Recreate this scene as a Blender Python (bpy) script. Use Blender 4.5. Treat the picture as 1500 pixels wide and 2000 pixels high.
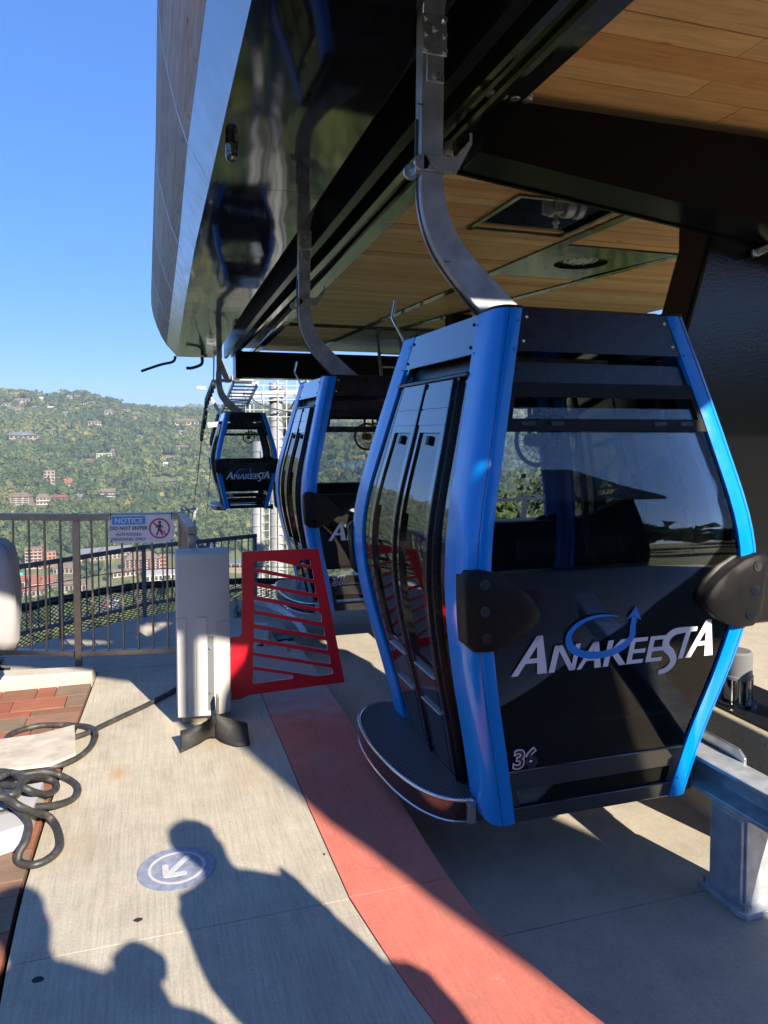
import bpy, bmesh, math, random
import numpy as np
from math import radians as R, sin, cos, pi, tan, atan2, hypot
from mathutils import Vector, Matrix, noise as mnoise
random.seed(7); rng = np.random.default_rng(7)
S = bpy.context.scene
for o in list(bpy.data.objects): bpy.data.objects.remove(o)
COL = S.collection

# ---------------------------------------------------------------- camera
F_PX, PX, PY, HC = 1450., 750., 916., 1.75          # focal length and optical centre in the 1500 x 2000 photograph, eye height
PITCH = math.atan((PY-845)/F_PX); YAW = R(17.58)
cam = bpy.data.cameras.new('camera'); camo = bpy.data.objects.new('camera', cam); COL.objects.link(camo)
cam.sensor_fit = 'VERTICAL'; cam.sensor_height = 36; cam.lens = F_PX/2000*36
cam.shift_y = -(1000-PY)/2000; cam.clip_start = .05; cam.clip_end = 20000
camo.location = (0, 0, HC); camo.rotation_euler = (pi/2-PITCH, 0, -YAW)
S.camera = camo
# ---------------------------------------------------------------- light
SUN_EL, SUN_AZ = R(30), R(-17)                      # shadows run 17 degrees left of +Y
W = bpy.data.worlds.new('World'); S.world = W; W.use_nodes = True
nt = W.node_tree; bg = nt.nodes['Background']
sky = nt.nodes.new('ShaderNodeTexSky'); sky.sky_type = 'NISHITA'; sky.sun_disc = False
sky.sun_elevation = SUN_EL; sky.sun_rotation = pi-R(17); sky.altitude = 5000; sky.air_density = 1.0; sky.dust_density = .0; sky.ozone_density = 10.0
gm = nt.nodes.new('ShaderNodeGamma'); gm.inputs[1].default_value = .5       # softer contrast between zenith and horizon, as the phone exposed it
hs = nt.nodes.new('ShaderNodeHueSaturation'); hs.inputs['Hue'].default_value = .515; hs.inputs['Saturation'].default_value = 1.4; hs.inputs['Value'].default_value = 1.4
nt.links.new(sky.outputs[0], gm.inputs[0]); nt.links.new(gm.outputs[0], hs.inputs['Color']); nt.links.new(hs.outputs[0], bg.inputs[0]); bg.inputs[1].default_value = .14
sun = bpy.data.lights.new('sun', 'SUN'); sun.energy = 4.4; sun.angle = R(.53); sun.color = (1, .88, .70)
suno = bpy.data.objects.new('sun', sun); COL.objects.link(suno)
suno.rotation_euler = (pi/2-SUN_EL, 0, -SUN_AZ); suno.location = (5, -10, 12)
S.view_settings.view_transform = 'Standard'; S.view_settings.look = 'None'; S.view_settings.gamma = 1
S.view_settings.exposure = 1.52; S.view_settings.use_curve_mapping = False
S.cycles.max_bounces = 10; S.cycles.diffuse_bounces = 5; S.cycles.transparent_max_bounces = 16; S.cycles.sample_clamp_indirect = 6
S.cycles.caustics_reflective = False; S.cycles.caustics_refractive = False

# ---------------------------------------------------------------- pixel -> place helpers (planning only: real places at real depths)
_f = np.array([sin(YAW)*cos(PITCH), cos(YAW)*cos(PITCH), -sin(PITCH)]); _r = np.array([cos(YAW), -sin(YAW), 0]); _u = np.cross(_r, _f)
def ray(x, y): return _f+_r*(x-PX)/F_PX-_u*(y-PY)/F_PX
def gz(x, y, z=0.):
    d = ray(x, y); p = d*(z-HC)/d[2]; return Vector((p[0], p[1], z))
def gy(x, y, Y):
    d = ray(x, y); p = d*Y/d[1]; return Vector((p[0], Y, p[2]+HC))

# ---------------------------------------------------------------- materials
MATS = {}
def nn(t, typ, **kw):
    n = t.nodes.new(typ)
    for k, v in kw.items():
        if k in n.inputs: n.inputs[k].default_value = v
        else: setattr(n, k, v)
    return n
def base(name):
    m = bpy.data.materials.new(name); m.use_nodes = True; MATS[name] = m
    t = m.node_tree; return m, t, t.nodes['Principled BSDF']
def coords(t, scale=(1, 1, 1), kind='Object', rnd=False):
    tc = nn(t, 'ShaderNodeTexCoord'); mp = nn(t, 'ShaderNodeMapping'); mp.inputs['Scale'].default_value = scale
    if kind == 'World':
        g = nn(t, 'ShaderNodeNewGeometry'); src = g.outputs['Position']
    else: src = tc.outputs[kind]
    if rnd:
        oi = nn(t, 'ShaderNodeObjectInfo'); ml = nn(t, 'ShaderNodeMath', operation='MULTIPLY'); ml.inputs[1].default_value = 37.
        t.links.new(oi.outputs['Random'], ml.inputs[0])
        ad = nn(t, 'ShaderNodeVectorMath', operation='ADD'); t.links.new(src, ad.inputs[0]); t.links.new(ml.outputs[0], ad.inputs[1]); src = ad.outputs[0]
    t.links.new(src, mp.inputs[0]); return mp.outputs[0]
def noise(t, vec, scale, detail=4, rough=.55, dist=0):
    n = nn(t, 'ShaderNodeTexNoise'); n.inputs['Scale'].default_value = scale; n.inputs['Detail'].default_value = detail
    n.inputs['Roughness'].default_value = rough; n.inputs['Distortion'].default_value = dist; t.links.new(vec, n.inputs['Vector']); return n.outputs['Fac']
def ramp(t, fac, stops):
    r = nn(t, 'ShaderNodeValToRGB'); e = r.color_ramp.elements
    while len(e) < len(stops): e.new(.5)
    for el, (p, c) in zip(e, stops):
        el.position = p; el.color = (c, c, c, 1) if isinstance(c, (int, float)) else (*c, 1)
    t.links.new(fac, r.inputs[0]); return r.outputs[0]
def mix(t, fac, a, b, mode='MIX'):
    m = nn(t, 'ShaderNodeMix', data_type='RGBA', blend_type=mode)
    for i, v in ((0, fac), (6, a), (7, b)):
        if hasattr(v, 'default_value') or hasattr(v, 'is_linked'): t.links.new(v, m.inputs[i])
        else: m.inputs[i].default_value = v if i == 0 else (*v, 1)
    return m.outputs[2]
def bump(t, p, h, strength=.3, dist=.01, coat=False):
    b = nn(t, 'ShaderNodeBump'); b.inputs['Strength'].default_value = strength; b.inputs['Distance'].default_value = dist
    t.links.new(h, b.inputs['Height']); t.links.new(b.outputs[0], p.inputs['Normal'])
    if coat: t.links.new(b.outputs[0], p.inputs['Coat Normal'])
    return b
def paint(name, col, rough=.4, metal=0, var=.12, scale=6, bmp=0, bscale=40, coat=0, ior=1.5, dirt=None, kind='Object'):
    m, t, p = base(name); v = coords(t, kind=kind)
    n1 = noise(t, v, scale, 5)
    c = mix(t, ramp(t, n1, [(.3, 0), (.7, 1)]), tuple(x*(1-var) for x in col), tuple(min(1, x*(1+var)) for x in col))
    if dirt:
        n2 = noise(t, v, scale*.6, 8, .7); c = mix(t, ramp(t, n2, [(.52, 0), (.72, dirt[1])]), c, dirt[0])
    t.links.new(c, p.inputs['Base Color'])
    rr = ramp(t, noise(t, v, scale*3, 4), [(.3, max(.02, rough*.8)), (.7, min(1, rough*1.2))]); t.links.new(rr, p.inputs['Roughness'])
    p.inputs['Metallic'].default_value = metal; p.inputs['IOR'].default_value = ior
    p.inputs['Coat Weight'].default_value = coat; p.inputs['Coat Roughness'].default_value = .04
    if bmp: bump(t, p, noise(t, v, bscale, 3), bmp, .004)
    return m
def concrete(name, col, broom=0., spots=(), pits=0., stain=(.3, .2, .1), kind='World', rough=.85, wear=None):
    m, t, p = base(name); v = coords(t, kind=kind)
    big = noise(t, v, .9, 6, .6); mid = noise(t, v, 7, 6, .65); fine = noise(t, v, 90, 3)
    c = mix(t, ramp(t, big, [(.3, 0), (.7, 1)]), tuple(x*.84 for x in col), tuple(x*1.12 for x in col))
    c = mix(t, .5, c, ramp(t, mid, [(.3, .62), (.7, 1.)]), 'MULTIPLY')
    c = mix(t, .45, c, ramp(t, fine, [(.3, .6), (.7, 1.)]), 'MULTIPLY')
    sp = noise(t, coords(t, kind=kind), 2.3, 7, .75); c = mix(t, ramp(t, sp, [(.62, 0), (.8, .45)]), c, stain)
    h = fine
    if broom:
        vb = coords(t, (1, .035, 1), kind); nb = noise(t, vb, 85, 3, .6, .4); nb2 = noise(t, coords(t, (1, .05, 1), kind), 230, 2)
        c = mix(t, broom, c, ramp(t, nb, [(.3, .55), (.6, 1.)]), 'MULTIPLY'); c = mix(t, broom*.6, c, ramp(t, nb2, [(.3, .6), (.6, 1.)]), 'MULTIPLY'); h = nb
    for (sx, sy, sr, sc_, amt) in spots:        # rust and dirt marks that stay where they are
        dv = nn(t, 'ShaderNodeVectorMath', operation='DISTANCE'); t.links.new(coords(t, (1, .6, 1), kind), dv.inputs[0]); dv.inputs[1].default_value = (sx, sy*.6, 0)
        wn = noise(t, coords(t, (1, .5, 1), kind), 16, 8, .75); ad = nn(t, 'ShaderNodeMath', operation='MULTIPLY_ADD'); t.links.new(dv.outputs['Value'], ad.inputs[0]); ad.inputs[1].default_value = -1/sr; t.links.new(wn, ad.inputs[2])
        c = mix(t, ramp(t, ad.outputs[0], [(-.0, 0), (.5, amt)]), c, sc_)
    if pits:
        vo = nn(t, 'ShaderNodeTexVoronoi', feature='F1'); vo.inputs['Scale'].default_value = 22; vo.inputs['Randomness'].default_value = 1; t.links.new(v, vo.inputs['Vector'])
        pm = ramp(t, vo.outputs['Distance'], [(.08, 1), (.16, 0)]); c = mix(t, pm, c, tuple(x*.35 for x in col))
    if wear:                                     # paint worn off: bare concrete shows
        wy = nn(t, 'ShaderNodeSeparateXYZ'); t.links.new(coords(t, kind=kind), wy.inputs[0])
        mr = nn(t, 'ShaderNodeMapRange'); mr.inputs[1].default_value = 4.15; mr.inputs[2].default_value = 4.9; t.links.new(wy.outputs['Y'], mr.inputs[0])
        wn = noise(t, coords(t, (.6, 1, 1), kind), 9, 9, .8)
        ad = nn(t, 'ShaderNodeMath', operation='MULTIPLY_ADD'); t.links.new(mr.outputs[0], ad.inputs[0]); ad.inputs[1].default_value = .42; t.links.new(wn, ad.inputs[2])
        c = mix(t, ramp(t, ad.outputs[0], [(.58, 0), (.92, 1)]), c, wear)
    t.links.new(c, p.inputs['Base Color']); p.inputs['Roughness'].default_value = rough; p.inputs['Specular IOR Level'].default_value = .3
    bump(t, p, h, .35, .003); return m
concrete('path_concrete', (.58, .53, .43), broom=.42, spots=((-.17, 3.98, .16, (.42, .22, .07), .55), (.33, 4.25, .25, (.40, .26, .12), .4), (.45, 3.75, .3, (.40, .30, .18), .35), (-.3, 3.3, .25, (.36, .28, .18), .4), (.5, 2.3, .3, (.30, .25, .19), .4), (.1, 4.6, .3, (.66, .56, .42), .5)), stain=(.36, .25, .12))
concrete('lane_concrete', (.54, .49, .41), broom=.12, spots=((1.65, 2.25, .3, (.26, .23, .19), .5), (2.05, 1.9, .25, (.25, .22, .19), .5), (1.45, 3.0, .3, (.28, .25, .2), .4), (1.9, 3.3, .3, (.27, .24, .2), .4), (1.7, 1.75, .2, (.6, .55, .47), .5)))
concrete('wall_concrete', (.44, .39, .29), pits=1, kind='World')
concrete('red_concrete', (.74, .225, .165), broom=.24, spots=((.9, 3.1, .22, (.40, .15, .12), .5), (1.0, 2.45, .18, (.45, .18, .14), .5), (.95, 2.0, .2, (.42, .16, .12), .45), (.88, 3.8, .25, (.42, .2, .17), .5)), stain=(.42, .15, .12), wear=(.46, .36, .33))
concrete('kerb_concrete', (.6, .55, .45)); concrete('far_concrete', (.54, .50, .43), kind='World')
m, t, p = base('paver_brick'); oi = nn(t, 'ShaderNodeObjectInfo'); v = coords(t, kind='World', rnd=True)
c = ramp(t, oi.outputs['Random'], [(0, (.30, .10, .06)), (.35, (.36, .13, .075)), (.6, (.25, .12, .07)), (.8, (.22, .16, .11)), (1, (.33, .16, .10))])
c = mix(t, .6, c, ramp(t, noise(t, coords(t, (.3, 1, 1), 'World', True), 26, 5, .65), [(.3, .55), (.7, 1.05)]), 'MULTIPLY')
c = mix(t, ramp(t, noise(t, v, 9, 7, .7), [(.55, 0), (.8, .5)]), c, (.33, .27, .2)); t.links.new(c, p.inputs['Base Color']); p.inputs['Roughness'].default_value = .85
bump(t, p, noise(t, v, 60, 4), .4, .004)
paint('joint_sand', (.09, .075, .06), .95); paint('blue_paint', (.0005, .235, .74), .22, var=.03, coat=.35, ior=1.4)
paint('black_gloss', (.008, .010, .013), .10, var=.1, coat=.9, ior=1.7); paint('black_satin', (.010, .011, .014), .3, var=.15, bmp=.05, bscale=120)
paint('black_plastic', (.007, .007, .008), .5, ior=1.3, var=.1, bmp=.25, bscale=300); paint('navy_seat', (.002, .0028, .014), .5, ior=1.25, var=.2, bmp=.1)
paint('steel', (.40, .41, .44), .42, metal=.55, var=.25, scale=9, bmp=.05); paint('galv', (.46, .49, .53), .45, metal=.4, var=.22, scale=14, bmp=.08)
paint('silver', (.6, .6, .61), .25, metal=1, var=.05); paint('zinc', (.55, .58, .6), .32, metal=.9, var=.15, scale=20)
paint('bronze_rail', (.36, .32, .27), .38, metal=.75, var=.12, scale=12); paint('cabinet_grey', (.46, .46, .45), .5, var=.05, dirt=((.3, .3, .28), .3))
paint('far_rail_grey', (.16, .18, .2), .5, metal=.4)
paint('gate_red', (.58, .006, .022), .38, var=.05); paint('white_edge', (.75, .72, .7), .5); paint('rubber', (.022, .021, .02), .7, var=.3, bmp=.3, bscale=200, dirt=((.12, .11, .1), .4))
paint('hose', (.035, .035, .036), .5, var=.35, scale=25, bmp=.12, dirt=((.16, .15, .14), .55)); paint('white_paint', (.45, .455, .47), .4, var=.03)
paint('tower_white', (.42, .44, .46), .45, metal=.3, var=.08, scale=3); paint('grip_dark', (.03, .035, .035), .5, metal=.5)
paint('logo_white', (.70, .72, .80), .4, var=.02); paint('logo_blue', (.01, .22, .75), .4, var=.03); paint('logo_green', (.02, .3, .05), .4)
paint('sign_white', (.75, .76, .80), .45, var=.02); paint('sign_blue', (.05, .32, .72), .45, var=.02); paint('sign_red', (.6, .02, .05), .45); paint('ink', (.03, .03, .045), .5)
paint('sticker_blue', (.235, .265, .355), .6, var=.25, scale=30, bmp=.2, bscale=120, kind='World'); paint('sticker_white', (.50, .51, .53), .6, var=.1, scale=30)
paint('cover_grey', (.34, .34, .35), .42, var=.06, bmp=.5, bscale=7); paint('board_stone', (.50, .45, .38), .8, var=.2, scale=12, bmp=.3, dirt=((.3, .26, .22), .5))
paint('soil', (.035, .025, .018), 1, bmp=.8, bscale=60); paint('stain_black', (.02, .02, .02), .8); paint('flower_red', (.5, .02, .03), .6)
paint('skin', (.50, .30, .22), .55, var=.08); paint('shirt_grey', (.12, .14, .2), .85, bmp=.2); paint('shirt_red', (.35, .05, .06), .85, bmp=.2); paint('jeans', (.05, .07, .14), .85, bmp=.2); paint('hair', (.03, .018, .01), .6, bmp=.4)
paint('tube_black', (.012, .013, .014), .45, var=.3, bmp=.3, bscale=80); paint('net_cord', (.02, .022, .022), .7)
paint('damper_grey', (.16, .17, .18), .35, var=.05); paint('lamp_lens', (.45, .5, .48), .25, metal=.6)
paint('band_metal', (.28, .31, .36), .22, metal=.85, var=.06, scale=2)
# glossy soffit: black sheet metal, gently wavy
m, t, p = base('soffit_black'); p.inputs['Base Color'].default_value = (.006, .007, .009, 1); p.inputs['Roughness'].default_value = .06; p.inputs['IOR'].default_value = 1.62
bump(t, p, noise(t, coords(t, (1, .45, 1), 'World'), 1.6, 2, .4), .24, .035)
m, t, p = base('strip_black'); p.inputs['Base Color'].default_value = (.012, .014, .012, 1); p.inputs['Roughness'].default_value = .09; p.inputs['IOR'].default_value = 2.2
bump(t, p, noise(t, coords(t, (1, 1, 1), 'World'), 5, 3, .5), .2, .01)
for nm, io, ro in (('beam_black', 1.2, .2), ('pylon_black', 1.45, .09)):
    m, t, p = base(nm); p.inputs['Base Color'].default_value = (.004, .004, .006, 1); p.inputs['Roughness'].default_value = ro; p.inputs['IOR'].default_value = io
    v = coords(t, kind='World'); bump(t, p, noise(t, v, 45, 4, .7), .22, .006)
def glass(name, tint, ior=1.9, rough=.0):
    m, t, p = base(name); t.nodes.remove(p); out = t.nodes['Material Output']
    tr = nn(t, 'ShaderNodeBsdfTransparent'); tr.inputs[0].default_value = (*tint, 1)
    gl = nn(t, 'ShaderNodeBsdfGlossy'); gl.inputs['Roughness'].default_value = rough
    fr = nn(t, 'ShaderNodeFresnel'); fr.inputs[0].default_value = ior; mx = nn(t, 'ShaderNodeMixShader')
    b = nn(t, 'ShaderNodeBump'); b.inputs['Strength'].default_value = .05; b.inputs['Distance'].default_value = .01
    t.links.new(noise(t, coords(t), 2.2, 2), b.inputs['Height']); t.links.new(b.outputs[0], gl.inputs['Normal'])
    t.links.new(fr.outputs[0], mx.inputs[0]); t.links.new(tr.outputs[0], mx.inputs[1]); t.links.new(gl.outputs[0], mx.inputs[2]); t.links.new(mx.outputs[0], out.inputs[0]); return m
glass('window_glass', (.88, .90, .92), 1.5); glass('door_glass', (.42, .43, .42), 3.0); glass('vent_glass', (.94, .95, .95), 1.4)
def tread():
    m, t, p = base('tread'); v = coords(t, (1, 1, 1)); sx = nn(t, 'ShaderNodeTexVoronoi', feature='F1'); sx.inputs['Scale'].default_value = 62; sx.inputs['Randomness'].default_value = 0.
    t.links.new(v, sx.inputs['Vector']); d = ramp(t, sx.outputs['Distance'], [(.18, 1), (.42, 0)])
    t.links.new(mix(t, d, (.05, .054, .062), (.30, .31, .33)), p.inputs['Base Color']); p.inputs['Roughness'].default_value = .4; p.inputs['Metallic'].default_value = .3
    bump(t, p, d, .5, .004)
tread()
def wood(name, cols, axis, knots=True, rough=.5, kind='World', dark=.62):
    m, t, p = base(name); oi = nn(t, 'ShaderNodeObjectInfo')
    sc = {'X': (.06, 1, 1), 'Y': (1, .06, 1)}[axis]
    g = noise(t, coords(t, sc, kind, True), 34, 6, .6, .8); g2 = noise(t, coords(t, tuple(x if x == 1 else .15 for x in sc), kind, True), 9, 4, .6, 1.4)
    c = ramp(t, oi.outputs['Random'], [(i/(len(cols)-1), cc) for i, cc in enumerate(cols)])
    c = mix(t, .75 if dark < .6 else .6, c, ramp(t, g, [(.32, dark), (.60, 1.05)]), 'MULTIPLY'); c = mix(t, .4, c, ramp(t, g2, [(.3, .74), (.58, 1.05)]), 'MULTIPLY')
    if knots:
        vo = nn(t, 'ShaderNodeTexVoronoi', feature='F1'); vo.inputs['Scale'].default_value = 3.4; vo.inputs['Randomness'].default_value = 1
        t.links.new(coords(t, tuple(.6 if x < 1 else 1.5 for x in sc), kind, True), vo.inputs['Vector']); c = mix(t, ramp(t, vo.outputs['Distance'], [(.03, .9), (.12, 0)]), c, (.16, .06, .018))
    t.links.new(c, p.inputs['Base Color']); p.inputs['Roughness'].default_value = rough; bump(t, p, g, .15, .003); return m
wood('ceiling_wood', [(.70, .33, .11), (.82, .46, .18), (.86, .57, .27), (.66, .30, .10), (.84, .52, .22)], 'X')
wood('fascia_wood', [(.50, .37, .32), (.60, .45, .40), (.70, .53, .47)], 'Y', knots=True, rough=.75, dark=.55)
def foliage(name, lo, hi, yel):
    m, t, p = base(name); at = nn(t, 'ShaderNodeAttribute', attribute_name='tint'); v = coords(t, kind='World')
    c = ramp(t, at.outputs['Fac'], [(0, lo), (.45, tuple((a+b)/2 for a, b in zip(lo, hi))), (.8, hi), (1, yel)])
    c = mix(t, .6, c, ramp(t, noise(t, v, .45, 4, .7), [(.3, .5), (.7, 1.25)]), 'MULTIPLY')
    t.links.new(c, p.inputs['Base Color']); p.inputs['Roughness'].default_value = .75; p.inputs['Specular IOR Level'].default_value = .2
    return m
foliage('forest_leaf', (.037, .070, .025), (.118, .152, .046), (.20, .19, .06))
foliage('near_leaf', (.04, .075, .018), (.12, .15, .04), (.22, .20, .06))
paint('bark', (.07, .05, .035), .9, bmp=.6, bscale=30)
m, t, p = base('hill_ground'); v = coords(t, kind='World')
c = ramp(t, noise(t, v, .02, 8, .7), [(.3, (.06, .08, .03)), (.55, (.13, .14, .05)), (.75, (.26, .22, .10))]); t.links.new(c, p.inputs['Base Color']); p.inputs['Roughness'].default_value = .95
bump(t, p, noise(t, v, .3, 5, .7), .8, 1.)
for nm, c in dict(wall_tan=(.42, .33, .24), wall_cream=(.60, .53, .42), wall_brown=(.20, .13, .09), wall_orange=(.58, .24, .10), wall_grey=(.36, .34, .32), wall_white=(.68, .66, .62), roof_grey=(.22, .22, .24), roof_brown=(.24, .17, .13),
                  roof_red=(.33, .12, .08), roof_white=(.6, .6, .6), pane_dark=(.03, .035, .045), balcony_red=(.28, .10, .07), asphalt=(.11, .11, .11), dirt_tan=(.45, .33, .2), car_red=(.5, .03, .03), car_white=(.7, .7, .7), car_blue=(.06, .12, .3), car_silver=(.4, .41, .42), teal=(.02, .38, .42), awning_red=(.45, .07, .07)).items():
    paint(nm, c if nm[:3] == 'car' or nm in ('teal', 'asphalt') else tuple(x*.68 for x in c), .7 if 'car' not in nm else .3, var=.12, scale=.4, kind='World')

# ---------------------------------------------------------------- mesh building
class MB:
    def __init__(s): s.v = []; s.f = []; s.mi = []; s.cur = 0
    def add(s, vs, fs):
        b = len(s.v); s.v += [tuple(q) for q in vs]; s.f += [tuple(b+i for i in f) for f in fs]; s.mi += [s.cur]*len(fs); return s
    def box(s, x0, x1, y0, y1, z0, z1):
        return s.add([(x0, y0, z0), (x1, y0, z0), (x1, y1, z0), (x0, y1, z0), (x0, y0, z1), (x1, y0, z1), (x1, y1, z1), (x0, y1, z1)],
                     [(3, 2, 1, 0), (4, 5, 6, 7), (0, 1, 5, 4), (1, 2, 6, 5), (2, 3, 7, 6), (3, 0, 4, 7)])
    def hexa(s, a, b):                      # two quads (bottom, top), same winding
        return s.add(list(a)+list(b), [(3, 2, 1, 0), (4, 5, 6, 7), (0, 1, 5, 4), (1, 2, 6, 5), (2, 3, 7, 6), (3, 0, 4, 7)])
    def bar(s, p, q, w, h, up=(0, 0, 1)):   # rectangular bar from p to q
        p, q = Vector(p), Vector(q); d = (q-p).normalized(); up = Vector(up)
        if abs(d.dot(up)) > .98: up = Vector((0, 1, 0))
        sd = d.cross(up).normalized()*w/2; u = sd.cross(d).normalized()*h/2
        return s.hexa([p-sd-u, p+sd-u, p+sd+u, p-sd+u], [q-sd-u, q+sd-u, q+sd+u, q-sd+u])
    def prism(s, poly, z0, z1, fn=None):    # poly CCW in (a,b) extruded; fn maps (a,b,c)->xyz
        fn = fn or (lambda a, b, c: (a, b, c)); n = len(poly)
        return s.add([fn(a, b, z0) for a, b in poly]+[fn(a, b, z1) for a, b in poly],
                     [tuple(range(n-1, -1, -1)), tuple(range(n, 2*n))]+[(i, (i+1) % n, n+(i+1) % n, n+i) for i in range(n)])
    def cyl(s, p, q, r, n=12, r2=None):
        p, q = Vector(p), Vector(q); d = (q-p).normalized(); a = d.orthogonal().normalized(); b = d.cross(a); r2 = r if r2 is None else r2
        vs = [p+(a*cos(2*pi*i/n)+b*sin(2*pi*i/n))*r for i in range(n)]+[q+(a*cos(2*pi*i/n)+b*sin(2*pi*i/n))*r2 for i in range(n)]
        return s.add(vs, [tuple(range(n-1, -1, -1)), tuple(range(n, 2*n))]+[(i, (i+1) % n, n+(i+1) % n, n+i) for i in range(n)])
    def lathe(s, prof, c=(0, 0, 0), n=20):  # closed top and bottom by prof radius 0 or caps
        vs = [(c[0]+r*cos(2*pi*i/n), c[1]+r*sin(2*pi*i/n), c[2]+z) for r, z in prof for i in range(n)]; k = len(prof)
        fs = [(j*n+i, j*n+(i+1) % n, (j+1)*n+(i+1) % n, (j+1)*n+i) for j in range(k-1) for i in range(n)]
        return s.add(vs, fs+[tuple(range(n-1, -1, -1)), tuple((k-1)*n+i for i in range(n))])
    def sweep(s, path, sec, closed_sec=True, up=(0, 1, 0)):  # section list of (a,b): a along side, b along 'up'
        P = [Vector(q) for q in path]; n = len(sec); vs = []
        for i, q in enumerate(P):
            d = (P[min(i+1, len(P)-1)]-P[max(i-1, 0)]).normalized(); u = Vector(up); sd = d.cross(u).normalized(); u = sd.cross(d).normalized()
            vs += [q+sd*a+u*b for a, b in sec]
        fs = [(j*n+i, j*n+(i+1) % n, (j+1)*n+(i+1) % n, (j+1)*n+i) for j in range(len(P)-1) for i in range(n)]
        return s.add(vs, fs+[tuple(range(n-1, -1, -1)), tuple((len(P)-1)*n+i for i in range(n))])
    def taper(s, path, w, h):               # rectangular tube whose width w[i] changes along the path
        P = [Vector(q) for q in path]; vs = []
        for i, q in enumerate(P):
            d = (P[min(i+1, len(P)-1)]-P[max(i-1, 0)]).normalized(); u = Vector((0, 1, 0)); sd = d.cross(u).normalized()
            vs += [q+sd*a+u*b for a, b in ((-w[i]/2, -h/2), (w[i]/2, -h/2), (w[i]/2, h/2), (-w[i]/2, h/2))]
        return s.add(vs, [(j*4+i, j*4+(i+1) % 4, j*4+4+(i+1) % 4, j*4+4+i) for j in range(len(P)-1) for i in range(4)]+[(3, 2, 1, 0), tuple((len(P)-1)*4+i for i in range(4))])
    def tube(s, path, r, n=8):
        P = [Vector(q) for q in path]; d0 = (P[1]-P[0]).normalized(); a = d0.orthogonal().normalized(); vs = []
        for i, q in enumerate(P):
            d = (P[min(i+1, len(P)-1)]-P[max(i-1, 0)]).normalized(); a = (a-d*a.dot(d)).normalized(); b = d.cross(a)
            rr = r if not hasattr(r, '__len__') else r[i]
            vs += [q+(a*cos(2*pi*k/n)+b*sin(2*pi*k/n))*rr for k in range(n)]
        fs = [(j*n+i, j*n+(i+1) % n, (j+1)*n+(i+1) % n, (j+1)*n+i) for j in range(len(P)-1) for i in range(n)]
        return s.add(vs, fs+[tuple(range(n-1, -1, -1)), tuple((len(P)-1)*n+i for i in range(n))])
    def ball(s, c, r, n=10, k=6, sz=1):
        return s.lathe([(max(1e-4, r*sin(pi*j/k)), -r*cos(pi*j/k)*sz) for j in range(k+1)], c, n)
WL = {}
def wl(o): return WL.get(o.name, Vector((0, 0, 0))) if o else Vector((0, 0, 0))
def props(o, label=None, cat=None, group=None, kind=None):
    for k, v in (('label', label), ('category', cat), ('group', group), ('kind', kind)):
        if v: o[k] = v
    return o
def thing(name, loc, label, cat, group=None):
    o = bpy.data.objects.new(name, None); COL.objects.link(o); o.location = loc; WL[o.name] = Vector(loc); o.empty_display_size = .1
    return props(o, label, cat, group)
def link(name, me, mats, parent=None):
    o = bpy.data.objects.new(name, me); COL.objects.link(o)
    for m in (mats if isinstance(mats, (list, tuple)) else [mats]):
        if MATS[m].name not in [x.name for x in me.materials if x]: me.materials.append(MATS[m])
    if parent: o.parent = parent
    WL[o.name] = Vector(wl(parent)); return o
def part(name, mb, mats, parent=None, bev=0, seg=2, smooth=None, **pr):
    off = wl(parent); me = bpy.data.meshes.new(name)
    me.from_pydata([(x-off.x, y-off.y, z-off.z) for x, y, z in mb.v], [], mb.f)
    if max(mb.mi, default=0): me.polygons.foreach_set('material_index', mb.mi)
    bm = bmesh.new(); bm.from_mesh(me); bmesh.ops.recalc_face_normals(bm, faces=bm.faces); bm.to_mesh(me); bm.free()
    o = link(name, me, mats, parent)
    if bev:
        b = o.modifiers.new('bevel', 'BEVEL'); b.width = bev; b.segments = seg; b.limit_method = 'ANGLE'; b.angle_limit = R(35); b.harden_normals = False
    if smooth or bev:
        me.shade_smooth(); me.set_sharp_from_angle(angle=R(smooth or 40))
    return props(o, **pr)
def mesh_of(curve):                          # curve or text data -> mesh data
    o = bpy.data.objects.new('tmp', curve); COL.objects.link(o); bpy.context.view_layer.update()
    me = bpy.data.meshes.new_from_object(o.evaluated_get(bpy.context.evaluated_depsgraph_get())); bpy.data.objects.remove(o); return me
def flat(loops, depth=.001, fill='BOTH'):    # 2D outlines with holes -> solid sheet in the XY plane
    c = bpy.data.curves.new('c', 'CURVE'); c.dimensions = '2D'; c.fill_mode = fill; c.extrude = depth
    for lp in loops:
        s = c.splines.new('POLY'); s.points.add(len(lp)-1); s.use_cyclic_u = True
        for q, (a, b) in zip(s.points, lp): q.co = (a, b, 0, 1)
    return mesh_of(c)
def text(body, size, depth=.0008, shear=0, bold=0, align='CENTER', space=1):
    c = bpy.data.curves.new('t', 'FONT'); c.body = body; c.size = size; c.extrude = depth; c.shear = shear; c.offset = bold; c.align_x = align; c.space_character = space
    return mesh_of(c)
def place(me, name, mats, parent, origin, ax, ay, fn=None, **pr):  # lay a flat mesh on a plane (origin, axes) or through fn(a,b,c)
    ax, ay = Vector(ax), Vector(ay); az = ax.cross(ay).normalized(); off = wl(parent)
    for v in me.vertices:
        a, b, c = v.co; q = Vector(fn(a, b, c)) if fn else Vector(origin)+ax*a+ay*b+az*c
        v.co = q-off
    me.update(); me.materials.clear(); return props(link(name, me, mats, parent), **pr)
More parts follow.
